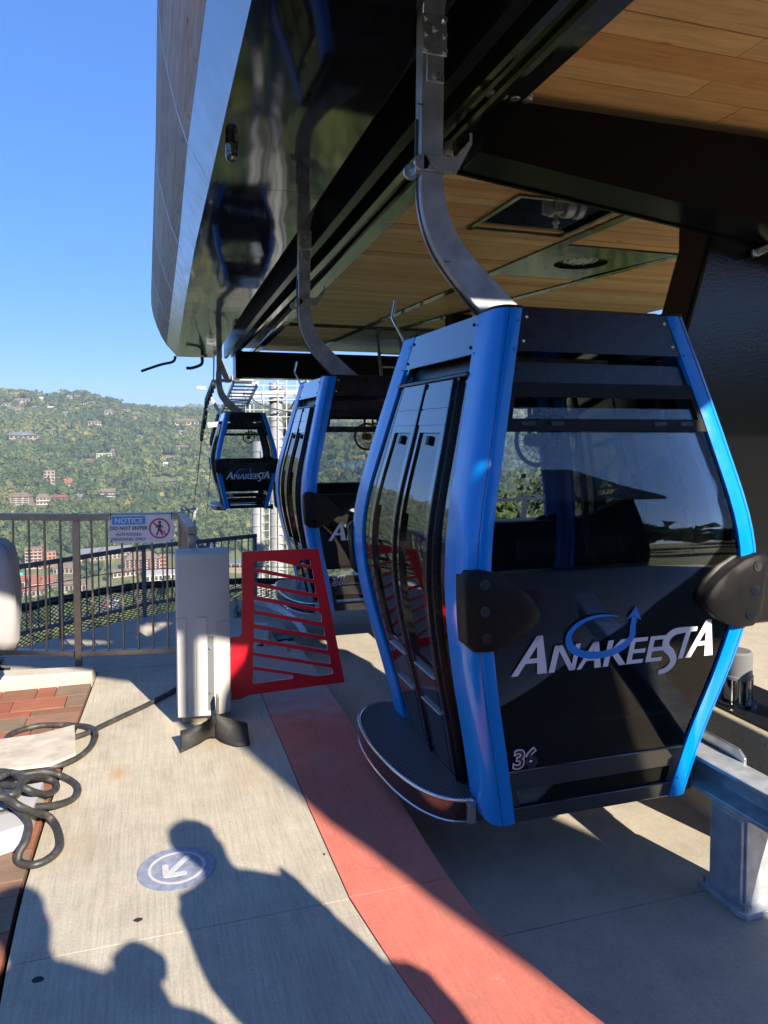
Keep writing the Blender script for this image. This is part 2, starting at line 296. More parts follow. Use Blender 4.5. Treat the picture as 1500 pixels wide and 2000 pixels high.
def spline(pts, n=8, closed=False):
    P = [Vector(q) for q in pts]; out = []; m = len(P)
    for i in range(m if closed else m-1):
        g = (lambda k: P[k % m]) if closed else (lambda k: P[min(max(k, 0), m-1)])
        a, b, c, d = g(i-1), g(i), g(i+1), g(i+2)
        for k in range(n):
            u = k/n; out.append(.5*((2*b)+(c-a)*u+(2*a-5*b+4*c-d)*u*u+(3*b-a-3*c+d)*u**3))
    if not closed: out.append(P[-1])
    return out
def copy_tree(o, parent=None):
    c = o.copy(); COL.objects.link(c); c.parent = parent
    if parent: c.matrix_parent_inverse = o.matrix_parent_inverse.copy()
    for ch in list(o.children): copy_tree(ch, c)
    return c

# ================================================================ THE SETTING
def ip(y, tab): return float(np.interp(y, [a for a, b in tab], [b for a, b in tab]))
PATH_L = [(-4, 1.6), (-2, .55), (0, -.12), (1.5, -.38), (2.4, -.46), (2.6, -.47), (3., -.483), (3.7, -.468), (4.7, -.43), (5.5, -.39), (6, -.37)]
RED_L = [(-1.2, 2.6), (-.5, 1.95), (.2, 1.45), (.9, 1.09), (1.5, .88), (1.97, .784), (2.23, .741), (2.62, .695), (3.37, .688), (6, .70)]
RED_R = [(-1.2, 3.6), (-.3, 2.75), (.3, 2.15), (.9, 1.69), (1.45, 1.42), (1.82, 1.262), (2.09, 1.182), (2.38, 1.118), (2.7, 1.10), (3.05, 1.112), (3.45, 1.125), (4.1, 1.14), (6, 1.16)]
def strip_slab(name, tl, tr, y0, y1, mat, z=0., gap=.0025, n=14, thick=.33, parent=None):
    ys = [y0+gap+(y1-y0-2*gap)*i/n for i in range(n+1)]
    poly = [(ip(y, tl)+gap, y) for y in ys]; poly = [(ip(y, tr)-gap, y) for y in ys]+poly[::-1]
    return part(name, MB().prism(poly, z-thick, z), mat, parent)
plat = thing('platform', (0, 0, 0), None, None); plat['kind'] = 'structure'
plat.name = 'platform'; WL['platform'] = Vector((0, 0, 0))
base_poly = [(-3.2, -9), (9, -9), (9, 9.2), (5, 9.6), (2.76, 8.6), (1.1, 7.95), (-.02, 7.46), (-.72, 6.9), (-1.35, 6.35), (-2., 6.1), (-3.2, 6.0)]
part('base', MB().prism(base_poly, -3, -.36), 'far_concrete', plat)
for y0, y1 in ((-4, -.9), (-.9, 2.62), (2.62, 5.74)):
    strip_slab('path_slab', PATH_L, RED_L if y1 > 0 else [(-4, 5), (-1.2, 2.6), (0, 1.6)], y0, y1, 'path_concrete', parent=plat)
for y0, y1 in ((-1.2, .9), (.9, 2.63), (2.63, 6.0)):
    strip_slab('red_slab', RED_L, RED_R, y0, y1, 'red_concrete', z=.001, parent=plat)
part('deck_slab', MB().prism([(-2.9, 5.98), (-1.2, 5.9), (-.38, 5.75), (.70, 5.75), (.70, 6.01), (1.15, 6.01), (1.13, 7.9), (-.04, 7.40), (-.74, 6.84), (-1.37, 6.29), (-2, 6.05)], -.36, -.001), 'far_concrete', plat)
for x0, x1, y0, y1 in ((1.04, 2.75, 2.612, 8.3), (1.04, 9, -3, 2.604), (.5, 9, -9, -3.01)):
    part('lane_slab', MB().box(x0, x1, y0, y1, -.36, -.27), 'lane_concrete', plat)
part('plinth', MB().prism([(2.75, 2.62), (2.95, 2.62), (2.95, 8.42), (2.75, 8.4)], -.3, .33), 'wall_concrete', plat, bev=.012)
part('plaza_slab', MB().prism([(2.954, 2.62), (9, 2.62), (9, 9), (2.954, 8.42)], -.3, .329), 'far_concrete', plat)
part('side_plaza', MB().box(-3.2, .45, -9, -4.01, -.36, -.004), 'far_concrete', plat)
# brick paving, one object per paver
pav = thing('brick_paving', (0, 0, 0), None, None); pav['kind'] = 'structure'
part('sand_bed', MB().prism([(-3.2, -4), (.9, -4), (-.16, 0), (-.42, 1.5), (-.50, 2.5), (-.52, 3), (-.505, 3.7), (-.465, 4.7), (-.43, 5.5), (-3.2, 5.5)], -.36, -.014), 'joint_sand', pav)
y = 5.49; row = 0
while y > 1.1:
    d = (.215, .215, .108, .215, .215)[row % 5]; x = ip(y-d/2, PATH_L)-.012; first = True
    while x > -2.3:
        w = random.choice((.215, .32, .215, .12, .32)) if not first else random.choice((.12, .215, .3)); g = .0035; first = False
        z = random.uniform(-.002, .002); xa = [ip(y, PATH_L)-.012 if abs(x-(ip(y-d/2, PATH_L)-.012)) < 1e-6 else x][0]; xb = [ip(y-d, PATH_L)-.012 if abs(x-(ip(y-d/2, PATH_L)-.012)) < 1e-6 else x][0]
        q = [(x-w+g, y-d+g), (xb-g, y-d+g), (xa-g, y-g), (x-w+g, y-g)]
        part('paver', MB().hexa([(a, b, -.05) for a, b in q], [(a, b, z) for a, b in q]), 'paver_brick', pav)
        x -= w
    y -= d; row += 1
k = thing('planter_kerb', (-1, 5.65, 0), 'low concrete kerb along the planting bed at the foot of the railing', 'kerb')
part('kerbstone', MB().prism([(-2.3, 5.62), (-1.33, 5.60), (-.405, 5.51), (-.385, 5.66), (-1.33, 5.79), (-2.3, 5.84)], -.3, .075), 'kerb_concrete', k, bev=.015)
part('soil_bed', MB().prism([(-2.3, 5.85), (-1.0, 5.755), (-.98, 5.88), (-2.3, 6.02)], -.3, .05), 'soil', k)
fl = thing('flowering_plant', (-1.13, 5.84, .05), 'small green plant with red flowers in the bed by the left railing', 'plant')
mb = MB(); mf = MB()
for i in range(46):
    a, r, h = random.uniform(0, 6.28), random.uniform(.01, .13), random.uniform(.02, .14); c = Vector((-1.13+r*cos(a), 5.84+r*.4*sin(a), .05+h)); t = Vector((cos(a), sin(a), random.uniform(-.3, .6)))*.05; s = Vector((-sin(a), cos(a), 0))*.014
    mb.add([c-t*.3, c+s, c+t, c-s], [(0, 1, 2, 3)]); mb.add([(c.x, c.y, .04), (c.x+.003, c.y, .04), c], [(0, 1, 2)])
    if i % 6 == 0: mf.ball((c.x, c.y, c.z+.03), .014, 6, 4)
part('leaves', mb, 'near_leaf', fl); part('blooms', mf, 'flower_red', fl)

# ================================================================ THE STATION
st = thing('gondola_station', (2, 8, 3.6), 'large gondola lift station roof with black soffit and timber ceiling overhead', 'lift station')
SOF = [(-.1, .45), (3.4, .462), (8, .485), (11.7, .546), (19.4, .71)]
SLOT = [(.3, 1.15), (3.3, 1.19), (3.65, 1.31), (7.1, 1.372), (11.5, 1.434), (18.3, 1.6), (19.5, 1.62)]
BAND = [(0, .30), (5.9, .315), (9, .365), (12.9, .40), (19.4, .46)]
ys = [.45, 3.0, 5.9, 9.05, 12.2, 15.4, 19.4]
for a, b in zip(ys, ys[1:]):
    n = 10; yy = [a+.004+(b-a-.008)*i/n for i in range(n+1)]
    poly = [(ip(q, SLOT), q) for q in yy]+[(ip(q, SOF), q) for q in yy[::-1]]
    part('soffit_panel', MB().prism(poly, 3.65, 3.672), 'soffit_black', st)
    mb = MB()
    for y0, y1 in zip(yy, yy[1:]):
        mb.hexa([(ip(y0, SOF)-.002, y0, 3.652), (ip(y1, SOF)-.002, y1, 3.652), (ip(y1, SOF)+.02, y1, 3.66), (ip(y0, SOF)+.02, y0, 3.66)], [(ip(y0, BAND), y0, 3.93), (ip(y1, BAND), y1, 3.93), (ip(y1, BAND)+.03, y1, 3.93), (ip(y0, BAND)+.03, y0, 3.93)])
    part('fascia_band', mb, 'band_metal', st)
    prof = [(0, 3.935), (-.075, 4.16), (-.13, 4.4), (-.175, 4.65), (-.20, 4.92), (-.20, 5.2), (-.16, 5.48)]
    def fp(q, j): return (ip(q, BAND)+prof[j][0]*ip(q, [(5.9, 1), (19.4, 1.75)]), q, prof[j][1])
    for j in range(6):
        y0, y1 = a+.012, b-.012; e = .012; ym = (y0+y1)/2; mb = MB()
        for p0, p1 in ((y0, ym), (ym, y1)):
            A = [fp(p0, j), fp(p1, j), fp(p1, j+1), fp(p0, j+1)]
            A[0] = (A[0][0], A[0][1], A[0][2]+e); A[1] = (A[1][0], A[1][1], A[1][2]+e)
            mb.hexa([(x+.04, y_, z) for x, y_, z in A], A)
        part('plank', mb, 'fascia_wood', st)
    mb = MB()
    for j in range(6):
        A, B = Vector(fp(b, j)), Vector(fp(b, j+1)); mb.bar(A+Vector((.012, 0, 0)), B+Vector((.012, 0, 0)), .03, .03)
    if b < 19: part('seam_trim', mb, 'zinc', st)
    A = [(ip(q, SLOT), q) for q in yy]
# backing wall of the fascia, closed end and roof
mb = MB(); yy = [.45+(19.38-.45)*i/24 for i in range(25)]
for y0, y1 in zip(yy, yy[1:]):
    for j in range(6):
        A = [fp(y0, j), fp(y1, j), fp(y1, j+1), fp(y0, j+1)]; mb.hexa([(x+.10, q, z) for x, q, z in A], [(x+.05, q, z) for x, q, z in A])
part('fascia_backing', mb, 'black_satin', st)
E = [(ip(19.4, SLOT), 3.66), (ip(19.4, SOF), 3.66), (ip(19.4, BAND), 3.93)]+[(fp(19.4, j)[0], fp(19.4, j)[2]) for j in range(1, 7)]+[(1.62, 5.48)]
part('end_plate', MB().prism(E, 19.385, 19.42, lambda a, b, c: (a, c, b)), 'band_metal', st)
part('roof', MB().prism([(.5, .9), (8.2, .9), (8.2, 14), (4.5, 18.6), (1.6, 19.4), (.75, 19.3)], 5.3, 5.45), 'black_satin', st)
part('upper_deck', MB().prism([(.75, -.1), (1.5, -.42), (1.95, -.62), (2.08, -.62), (2.5, 18.3), (.85, 19.3)], 4.3, 4.4), 'black_satin', st)
RING = [(0.45, 0.2), (0.96, -0.05), (1.44, -0.42), (1.8, -0.68), (2.55, -0.84), (2.63, -1.2), (2.58, -1.7), (2.5, -2.05), (2.49, -2.25), (2.56, -2.62), (2.67, -3.04), (2.76, -3.26), (2.856, -3.53), (2.9, -3.67), (2.97, -3.85), (3.05, -4.05), (3.13, -4.23), (4.1, -6.9)]
RIN = [(5.5, -6.9), (4.6, -4.6), (4.32, -3.85), (3.82, -2.85), (3.34, -1.4), (3.2, -0.7), (3.15, -0.4), (3.6, 0.5), (3.6, 0.96), (2.12, 0.96), (1.8, 0.34)]
part('turnaround_shade_canopy', MB().prism((RING+RIN)[::-1], 3.65, 3.75), 'soffit_black', st)  # unseen behind the camera; outline and gaps shaped to cast the ground shadows
mb = MB()
for (a, b), (c, d) in zip(RING, RING[1:]): mb.bar((a, b, 4.0), (c, d, 4.0), .05, .5)
part('turnaround_shade_rim', mb, 'band_metal', st)
part('shadow_stripe_caster', MB().box(1.61, 1.68, -.24, -.17, 2.75, 3.64).box(1.54, 1.75, -.26, -.15, 3.6, 3.648), 'black_satin', st)  # added out of view only to cast the dark stripe on the cabinet
# rails and channels in the slot
mb = MB()
for y0, y1 in zip(range(1, 19), range(2, 20)):
    k0, k1 = ip(y0, SLOT)-1.31, ip(y1, SLOT)-1.31
    k0, k1 = max(k0, 0), max(k1, 0)
    mb.hexa([(1.52+k0, y0, 3.60), (1.60+k0, y0, 3.60), (1.60+k1, y1, 3.60), (1.52+k1, y1, 3.60)], [(1.52+k0, y0, 4.2), (1.60+k0, y0, 4.2), (1.60+k1, y1, 4.2), (1.52+k1, y1, 4.2)])
part('guide_rail', mb, 'beam_black', st)
def long_bar(name, tab, w, z0, z1, mat, y0=1., y1=18.3, **kw):
    mb = MB(); q = [y0+(y1-y0)*i/16 for i in range(17)]
    for a, b in zip(q, q[1:]):
        xa, xb = ip(a, tab), ip(b, tab); mb.hexa([(xa, a, z0), (xa+w, a, z0), (xb+w, b, z0), (xb, b, z0)], [(xa, a, z1), (xa+w, a, z1), (xb+w, b, z1), (xb, b, z1)])
    return part(name, mb, mat, st, **kw)
T1 = [(1, 1.66), (4, 1.67), (7, 1.76), (18, 1.92)]
long_bar('channel', T1, .035, 3.56, 3.95, 'strip_black'); long_bar('channel', [(a, b+.05) for a, b in T1], .10, 3.63, 3.66, 'strip_black')
T2 = [(1, 1.83), (4, 1.84), (7, 1.93), (13.5, 2.16), (18, 2.3)]
long_bar('channel', T2, .035, 3.575, 3.62, 'strip_black'); long_bar('channel', [(a, b+.04) for a, b in T2], .20, 3.66, 3.70, 'strip_black')
long_bar('box_girder', [(1, 1.74), (4, 1.78)], .24, 3.70, 3.93, 'beam_black', 1., 4.2); long_bar('girder_flange', [(1, 1.70), (4, 1.73)], .33, 3.675, 3.695, 'beam_black', 1., 3.98)
# timber ceiling
S1 = [(1, 4.42), (6.13, 4.17), (12.4, 3.93), (18, 3.75)]; S2 = [(1, 7.6), (6.7, 5.72), (11, 5.0), (13.6, 4.6)]
LEFT = [(1, 2.07), (7, 2.14), (13.5, 2.37), (18.3, 2.55)]
HATCH = (3.03, 4.0, 5.72, 6.72); PLATE = (7.02, 8.55)
ZC = 3.75
def plank(x0, x1, y0, y1):
    if x1-x0 < .03: return
    part('plank', MB().box(x0, x1, y0+.0035, y1-.0035, ZC+random.uniform(0, .005), ZC+.028), 'ceiling_wood', st)
y = 1.0; wds = [.25, .2, .26, .22]; kk = 0
while y < 18.2:
    w = wds[kk % 4] if y < 5 else .185; kk += 1; y1 = y+w; ym = y+w/2
    if not 13.58 < ym < 13.82:
        a, b, c = ip(ym, LEFT), ip(ym, S1), ip(ym, S2)
        if HATCH[2] < ym < HATCH[3]: plank(a, HATCH[0], y, y1); plank(HATCH[1], b-.005, y, y1)
        else:
            if y < 5: m_ = random.uniform(2.8, 3.6); plank(a, m_-.002, y, y1); plank(m_+.002, b-.005, y, y1)
            else: plank(a, b-.005, y, y1)
        if ym < 13.6:
            if not PLATE[0] < ym < PLATE[1]: plank(b+.125, c-.005, y, y1)
            plank(c+.125, 8.0, y, y1)
    y = y1
part('ceiling_backing', MB().box(2.1, 8.1, 1.0, 18.2, 4.25, 4.3), 'black_satin', st)
mb = MB()
for a, b in ((2.07, 3.03), (4.0, 4.2)): mb.box(a, b, 5.5, 6.9, 3.785, 3.8)
mb.box(2.07, 8.1, 1, 5.5, 3.785, 3.8).box(2.07, 8.1, 6.9, 18.2, 3.785, 3.8).box(4.2, 8.1, 5.5, 6.9, 3.785, 3.8)
part('ceiling_board', mb, 'black_satin', st)
long_bar('ceiling_strip', S1, .12, 3.735, 3.76, 'strip_black', 1, 18.2); long_bar('ceiling_strip', S2, .12, 3.735, 3.76, 'strip_black', 1, 13.6)
part('ceiling_strip', MB().box(2.3, 8, 13.59, 13.81, 3.733, 3.757), 'strip_black', st)
# access hatch with a roller bracket, and plate with a round downlight
a, b, c, d = HATCH; mb = MB()
for q in ((a, b, c-.045, c+.0), (a, b, d, d+.045), (a-.045, a, c-.045, d+.045), (b, b+.045, c-.045, d+.045)): mb.box(*q, 3.728, 3.79)
hf = part('hatch_frame', mb, 'strip_black', st)
rb = MB().box(3.50, 3.58, 5.95, 6.12, 3.72, 4.2).box(3.46, 3.64, 6.12, 6.15, 3.74, 4.0).cyl((3.60, 6.0, 3.80), (3.68, 6.0, 3.80), .11, 16).cyl((3.72, 6.0, 3.80), (3.78, 6.0, 3.80), .11, 16).cyl((3.5, 6.0, 3.80), (3.8, 6.0, 3.8), .03, 8).cyl((3.54, 6.03, 3.60), (3.54, 6.03, 3.73), .022, 8).cyl((3.54, 6.03, 3.635), (3.54, 6.03, 3.665), .036, 6)
part('roller_bracket', rb, 'galv', st, bev=.006)
ps = [(4.235, 7.03), (5.66, 7.03), (5.3, 8.54), (4.21, 8.54)]; cx, cy = 4.88, 7.74
me = flat([ps, [(cx+.31*cos(2*pi*i/40), cy+.31*sin(2*pi*i/40)) for i in range(40)]], .006)
pl = place(me, 'light_plate', 'strip_black', st, (0, 0, 3.742), (1, 0, 0), (0, 1, 0))
part('light_housing', MB().cyl((cx, cy, 3.78), (cx, cy, 3.784), .33, 32), 'black_satin', st)
lm = MB().lathe([(.001, 3.765), (.17, 3.765), (.20, 3.77), (.20, 3.778), (.001, 3.778)], (cx, cy, 0), 32)
for i in range(8): lm.cyl((cx+.16*cos(i*pi/4), cy+.16*sin(i*pi/4), 3.755), (cx+.16*cos(i*pi/4), cy+.16*sin(i*pi/4), 3.77), .016, 8)
part('downlight', lm, 'lamp_lens', st)
# cantilever beam, bolts and pylon
def bz(x): return 3.368-.116*(x-1.86)
mb = MB()
for y0, y1, z0, z1 in ((4.0, 4.33, None, None),):
    mb.add([(1.86, y0, bz(1.86)), (5.6, y0, bz(5.6)), (5.6, y0, 3.69), (1.86, y0, 3.69), (1.86, y1, bz(1.86)), (5.6, y1, bz(5.6)), (5.6, y1, 3.69), (1.86, y1, 3.69)], [(0, 1, 2, 3), (7, 6, 5, 4), (0, 4, 5, 1), (3, 2, 6, 7), (0, 3, 7, 4), (1, 5, 6, 2)])
part('cross_beam', mb, 'beam_black', st, bev=.008)
mb = MB()
for yy in (3.972, 4.333): mb.add([(1.84, yy, bz(1.84)-.012), (5.6, yy, bz(5.6)-.012), (5.6, yy+.025, bz(5.6)-.012), (1.84, yy+.025, bz(1.84)-.012), (1.84, yy, bz(1.84)+.012), (5.6, yy, bz(5.6)+.012), (5.6, yy+.025, bz(5.6)+.012), (1.84, yy+.025, bz(1.84)+.012)], [(3, 2, 1, 0), (4, 5, 6, 7), (0, 1, 5, 4), (1, 2, 6, 5), (2, 3, 7, 6), (3, 0, 4, 7)])
part('beam_flange', mb, 'beam_black', st)
part('bolt_plate', MB().box(1.84, 2.14, 3.86, 4.0, 3.74, 3.765).box(1.84, 2.14, 3.86, 3.995, 3.80, 3.82).box(1.83, 1.85, 3.86, 3.99, 3.74, 3.86), 'beam_black', st)
for i in range(4):
    x = 1.875+.078*i; part('bolt', MB().cyl((x, 3.92, 3.665), (x, 3.92, 3.74), .022, 10).cyl((x, 3.92, 3.665), (x, 3.92, 3.70), .034, 6).cyl((x, 3.92, 3.655), (x, 3.92, 3.666), .03, 10), 'zinc', st, bev=.003)
for i in range(2):
    x = 1.735+.08*i; part('bolt', MB().cyl((x, 4.4, 3.48), (x, 4.4, 3.57), .022, 10).cyl((x, 4.4, 3.48), (x, 4.4, 3.515), .034, 6), 'zinc', st, bev=.003)
YP = 4.36
pe = [gy(x, y, YP) for x, y in ((1386, 468), (1345, 620), (1302, 776), (1255, 904), (1215, 1125), (1196, 1204))]
poly = [(pe[0].x, 3.66)]+[(q.x, q.z) for q in pe]+[(pe[-1].x-.03, .331), (6.2, .331), (5.2, 3.66)]
part('pylon', MB().prism(poly, YP, YP+.34, lambda a, b, c: (a, c, b)), 'pylon_black', st, bev=.03, seg=3)
part('pylon_bracket', MB().bar(gy(1472, 496, 4.3), gy(1530, 470, 4.3), .05, .05).cyl(gy(1474, 500, 4.27), gy(1474, 488, 4.27), .02, 8), 'zinc', st, bev=.004)
# far end beam and service ladders beneath the far bay
part('end_beam', MB().box(2.05, 7.5, 17.2, 17.6, 3.05, 3.55).box(1.98, 7.5, 17.15, 17.65, 3.0, 3.05).box(1.98, 7.5, 17.15, 17.65, 3.55, 3.6).box(1.9, 2.05, 17.1, 17.7, 2.98, 3.62), 'beam_black', st, bev=.01)
for x in (4.6, 5.5):
    mb = MB(); mb.bar((x, 14.2, 1.5), (x+.15, 15.6, 4.2), .05, .08).bar((x+.5, 14.2, 1.5), (x+.65, 15.6, 4.2), .05, .08)
    for i in range(9): t = i/9+.05; mb.bar((x+.15*t, 14.2+1.4*t, 1.5+2.7*t), (x+.5+.15*t, 14.2+1.4*t, 1.5+2.7*t), .06, .03)
    part('service_ladder', mb, 'galv', st)
part('rear_column', MB().box(4.9, 5.25, 11.6, 12.0, -.3, 3.74), 'beam_black', st, bev=.02)
part('conduit', MB().tube(spline([(.66, 19.1, 3.63), (.60, 19.15, 3.5), (.3, 19.2, 3.42), (-.15, 19.2, 3.25)], 5), .035), 'black_satin', st)
part('conduit', MB().tube(spline([(1.3, 19.1, 3.63), (1.28, 19.1, 3.45), (1.05, 19.2, 3.36), (.92, 19.2, 3.36)], 5), .04), 'black_satin', st)
p = gy(452, 246, 5.05)
cc = thing('security_camera', p, 'small black dome camera under the left edge of the soffit', 'camera')
part('mount', MB().cyl((p.x, p.y, 3.585), (p.x, p.y, 3.652), .04, 16, .045), 'black_gloss', cc, bev=.006)
part('dome', MB().lathe([(.042, 3.585), (.042, 3.565), (.036, 3.545), (.024, 3.53), (.001, 3.524)], (p.x, p.y, 0), 18), 'black_gloss', cc, smooth=60)
part('lens', MB().cyl((p.x, p.y-.028, 3.55), (p.x, p.y-.04, 3.543), .009, 10), 'silver', cc)

# ================================================================ LANE GUIDE RAIL, DAMPERS
gr = thing('guide_rail', (2.43, 3, -.27), 'galvanised steel guide rail on posts along the right side of the cabin lane', 'guide rail')
path = spline([(2.43, 8.2, .2), (2.43, 5, .2), (2.43, 3.2, .2), (2.435, 2.6, .2), (2.47, 2.1, .2), (2.56, 1.6, .2), (2.75, 1.0, .2), (3.1, .3, .2)], 6)
part('rail', MB().sweep(path, [(-.07, -.08), (.07, -.08), (.07, -.06), (-.03, -.05), (-.03, .05), (.07, .06), (.07, .08), (-.07, .08)], up=(0, 0, 1)), 'galv', gr, bev=.004)
for (x, y) in ((2.40, 2.53), (2.40, 3.9), (2.40, 5.6), (2.40, 7.2)):
    ps = part('post', MB().box(x-.055, x-.035, y-.09, y+.09, -.245, .12).box(x-.035, x+.12, y-.10, y-.085, -.245, .12), 'galv', gr, bev=.003)
    bp = [(x-.09, y-.11), (x-.07, y-.15), (x+.14, y-.15), (x+.17, y-.12), (x+.17, y+.13), (x-.07, y+.13), (x-.09, y+.11)]
    part('base_plate', MB().prism(bp, -.27, -.243), 'galv', gr, bev=.004)
    part('gusset', MB().prism([(x-.035, .1), (x-.035, -.243), (x+.14, -.243), (x+.06, -.12)], y+.0, y+.014, lambda a, b, c: (a, c, b)), 'galv', gr)
    for dx, dy in ((-.06, .10), (-.06, -.125), (.13, -.12), (.13, .1)): part('bolt', MB().cyl((x+dx, y+dy, -.243), (x+dx, y+dy, -.215), .014, 6), 'zinc', gr)
part('joint_plate', MB().prism([(2.6, .14), (2.9, .14), (2.9, .3), (2.86, .33), (2.64, .33), (2.6, .30)], 2.505, 2.52, lambda a, b, c: (c, a, b)), 'zinc', gr, bev=.003)
for i, (x, y) in enumerate(((2.99, 2.80), (2.905, 3.08))):
    d = thing('damper', (x, y, .33), ('grey and black damper canister, the nearer of two on the concrete plinth', 'grey and black damper canister partly hidden behind the blue cabin pillar')[i], 'damper', 'damper canisters on the plinth')
    part('cap', MB().lathe([(.001, .62), (.065, .62), (.075, .61), (.075, .50), (.08, .495), (.08, .48), (.001, .48)], (x, y, 0), 24), 'damper_grey', d, smooth=30)
    part('body', MB().cyl((x, y, .36), (x, y, .48), .07, 24).cyl((x, y, .33), (x, y, .36), .10, 24), 'black_gloss', d, smooth=30)
    for j in range(5): a = -2.6+j*.5; part('rod', MB().cyl((x+.077*cos(a), y+.077*sin(a), .36), (x+.077*cos(a), y+.077*sin(a), .48), .004, 6), 'silver', d)
part_tray = MB().prism([(2.79, 2.66), (3.2, 2.66), (3.2, 3.6), (2.79, 3.6)], .331, .345)
t_ = part('drip_tray', part_tray, 'black_satin'); props(t_, 'flat black tray under the damper canisters on the plinth', 'tray')

# ================================================================ GONDOLA CABINS
ZK = [0, .3, .6, .85, 1.05, 1.25, 1.55, 1.85, 2.10]
WK = [.46, .525, .60, .648, .662, .642, .57, .495, .43]
DK = [.63, .68, .745, .79, .805, .785, .725, .655, .595]
def _cr(z, K):
    z = min(max(z, 0), 2.1)
    for i in range(len(ZK)-1):
        if z <= ZK[i+1]+1e-9: break
    h = ZK[i+1]-ZK[i]; u = (z-ZK[i])/h
    def sl(j):
        if j in (0, len(ZK)-1): a = 0 if j == 0 else len(ZK)-2; return (K[a+1]-K[a])/(ZK[a+1]-ZK[a])
        return (K[j+1]-K[j-1])/(ZK[j+1]-ZK[j-1])
    return (2*u**3-3*u*u+1)*K[i]+(u**3-2*u*u+u)*h*sl(i)+(-2*u**3+3*u*u)*K[i+1]+(u**3-u*u)*h*sl(i+1)
def CW(z): return _cr(z, WK)
def CD(z): return _cr(z, DK)
CX, CY, CZ = 1.785, 3.31, .15
def cpt(face, a, z, off):            # a: metres along the face from its middle
    w, d = CW(z)+off, CD(z)+off
    x, y = {'F': (a, -d), 'B': (-a, d), 'L': (-w, -a), 'R': (w, a)}[face]
    return (CX+x, CY+y, CZ+z)
def half(face, z): return CW(z) if face in 'FB' else CD(z)
def patch(mb, face, a0, a1, z0, z1, off, th, nz=None):  # a = (fraction of half width, metres)
    nz = nz or max(1, int((z1-z0)/.07)); vs = []
    for i in range(nz+1):
        z = z0+(z1-z0)*i/nz; h = half(face, z); p0, p1 = a0[0]*h+a0[1], a1[0]*h+a1[1]
        vs += [cpt(face, p0, z, off), cpt(face, p1, z, off), cpt(face, p1, z, off-th), cpt(face, p0, z, off-th)]
    fs = [(i*4+j, i*4+(j+1) % 4, i*4+4+(j+1) % 4, i*4+4+j) for i in range(nz) for j in range(4)]
    return mb.add(vs, fs+[(3, 2, 1, 0), tuple(nz*4+j for j in range(4))])
NUMBERS = []
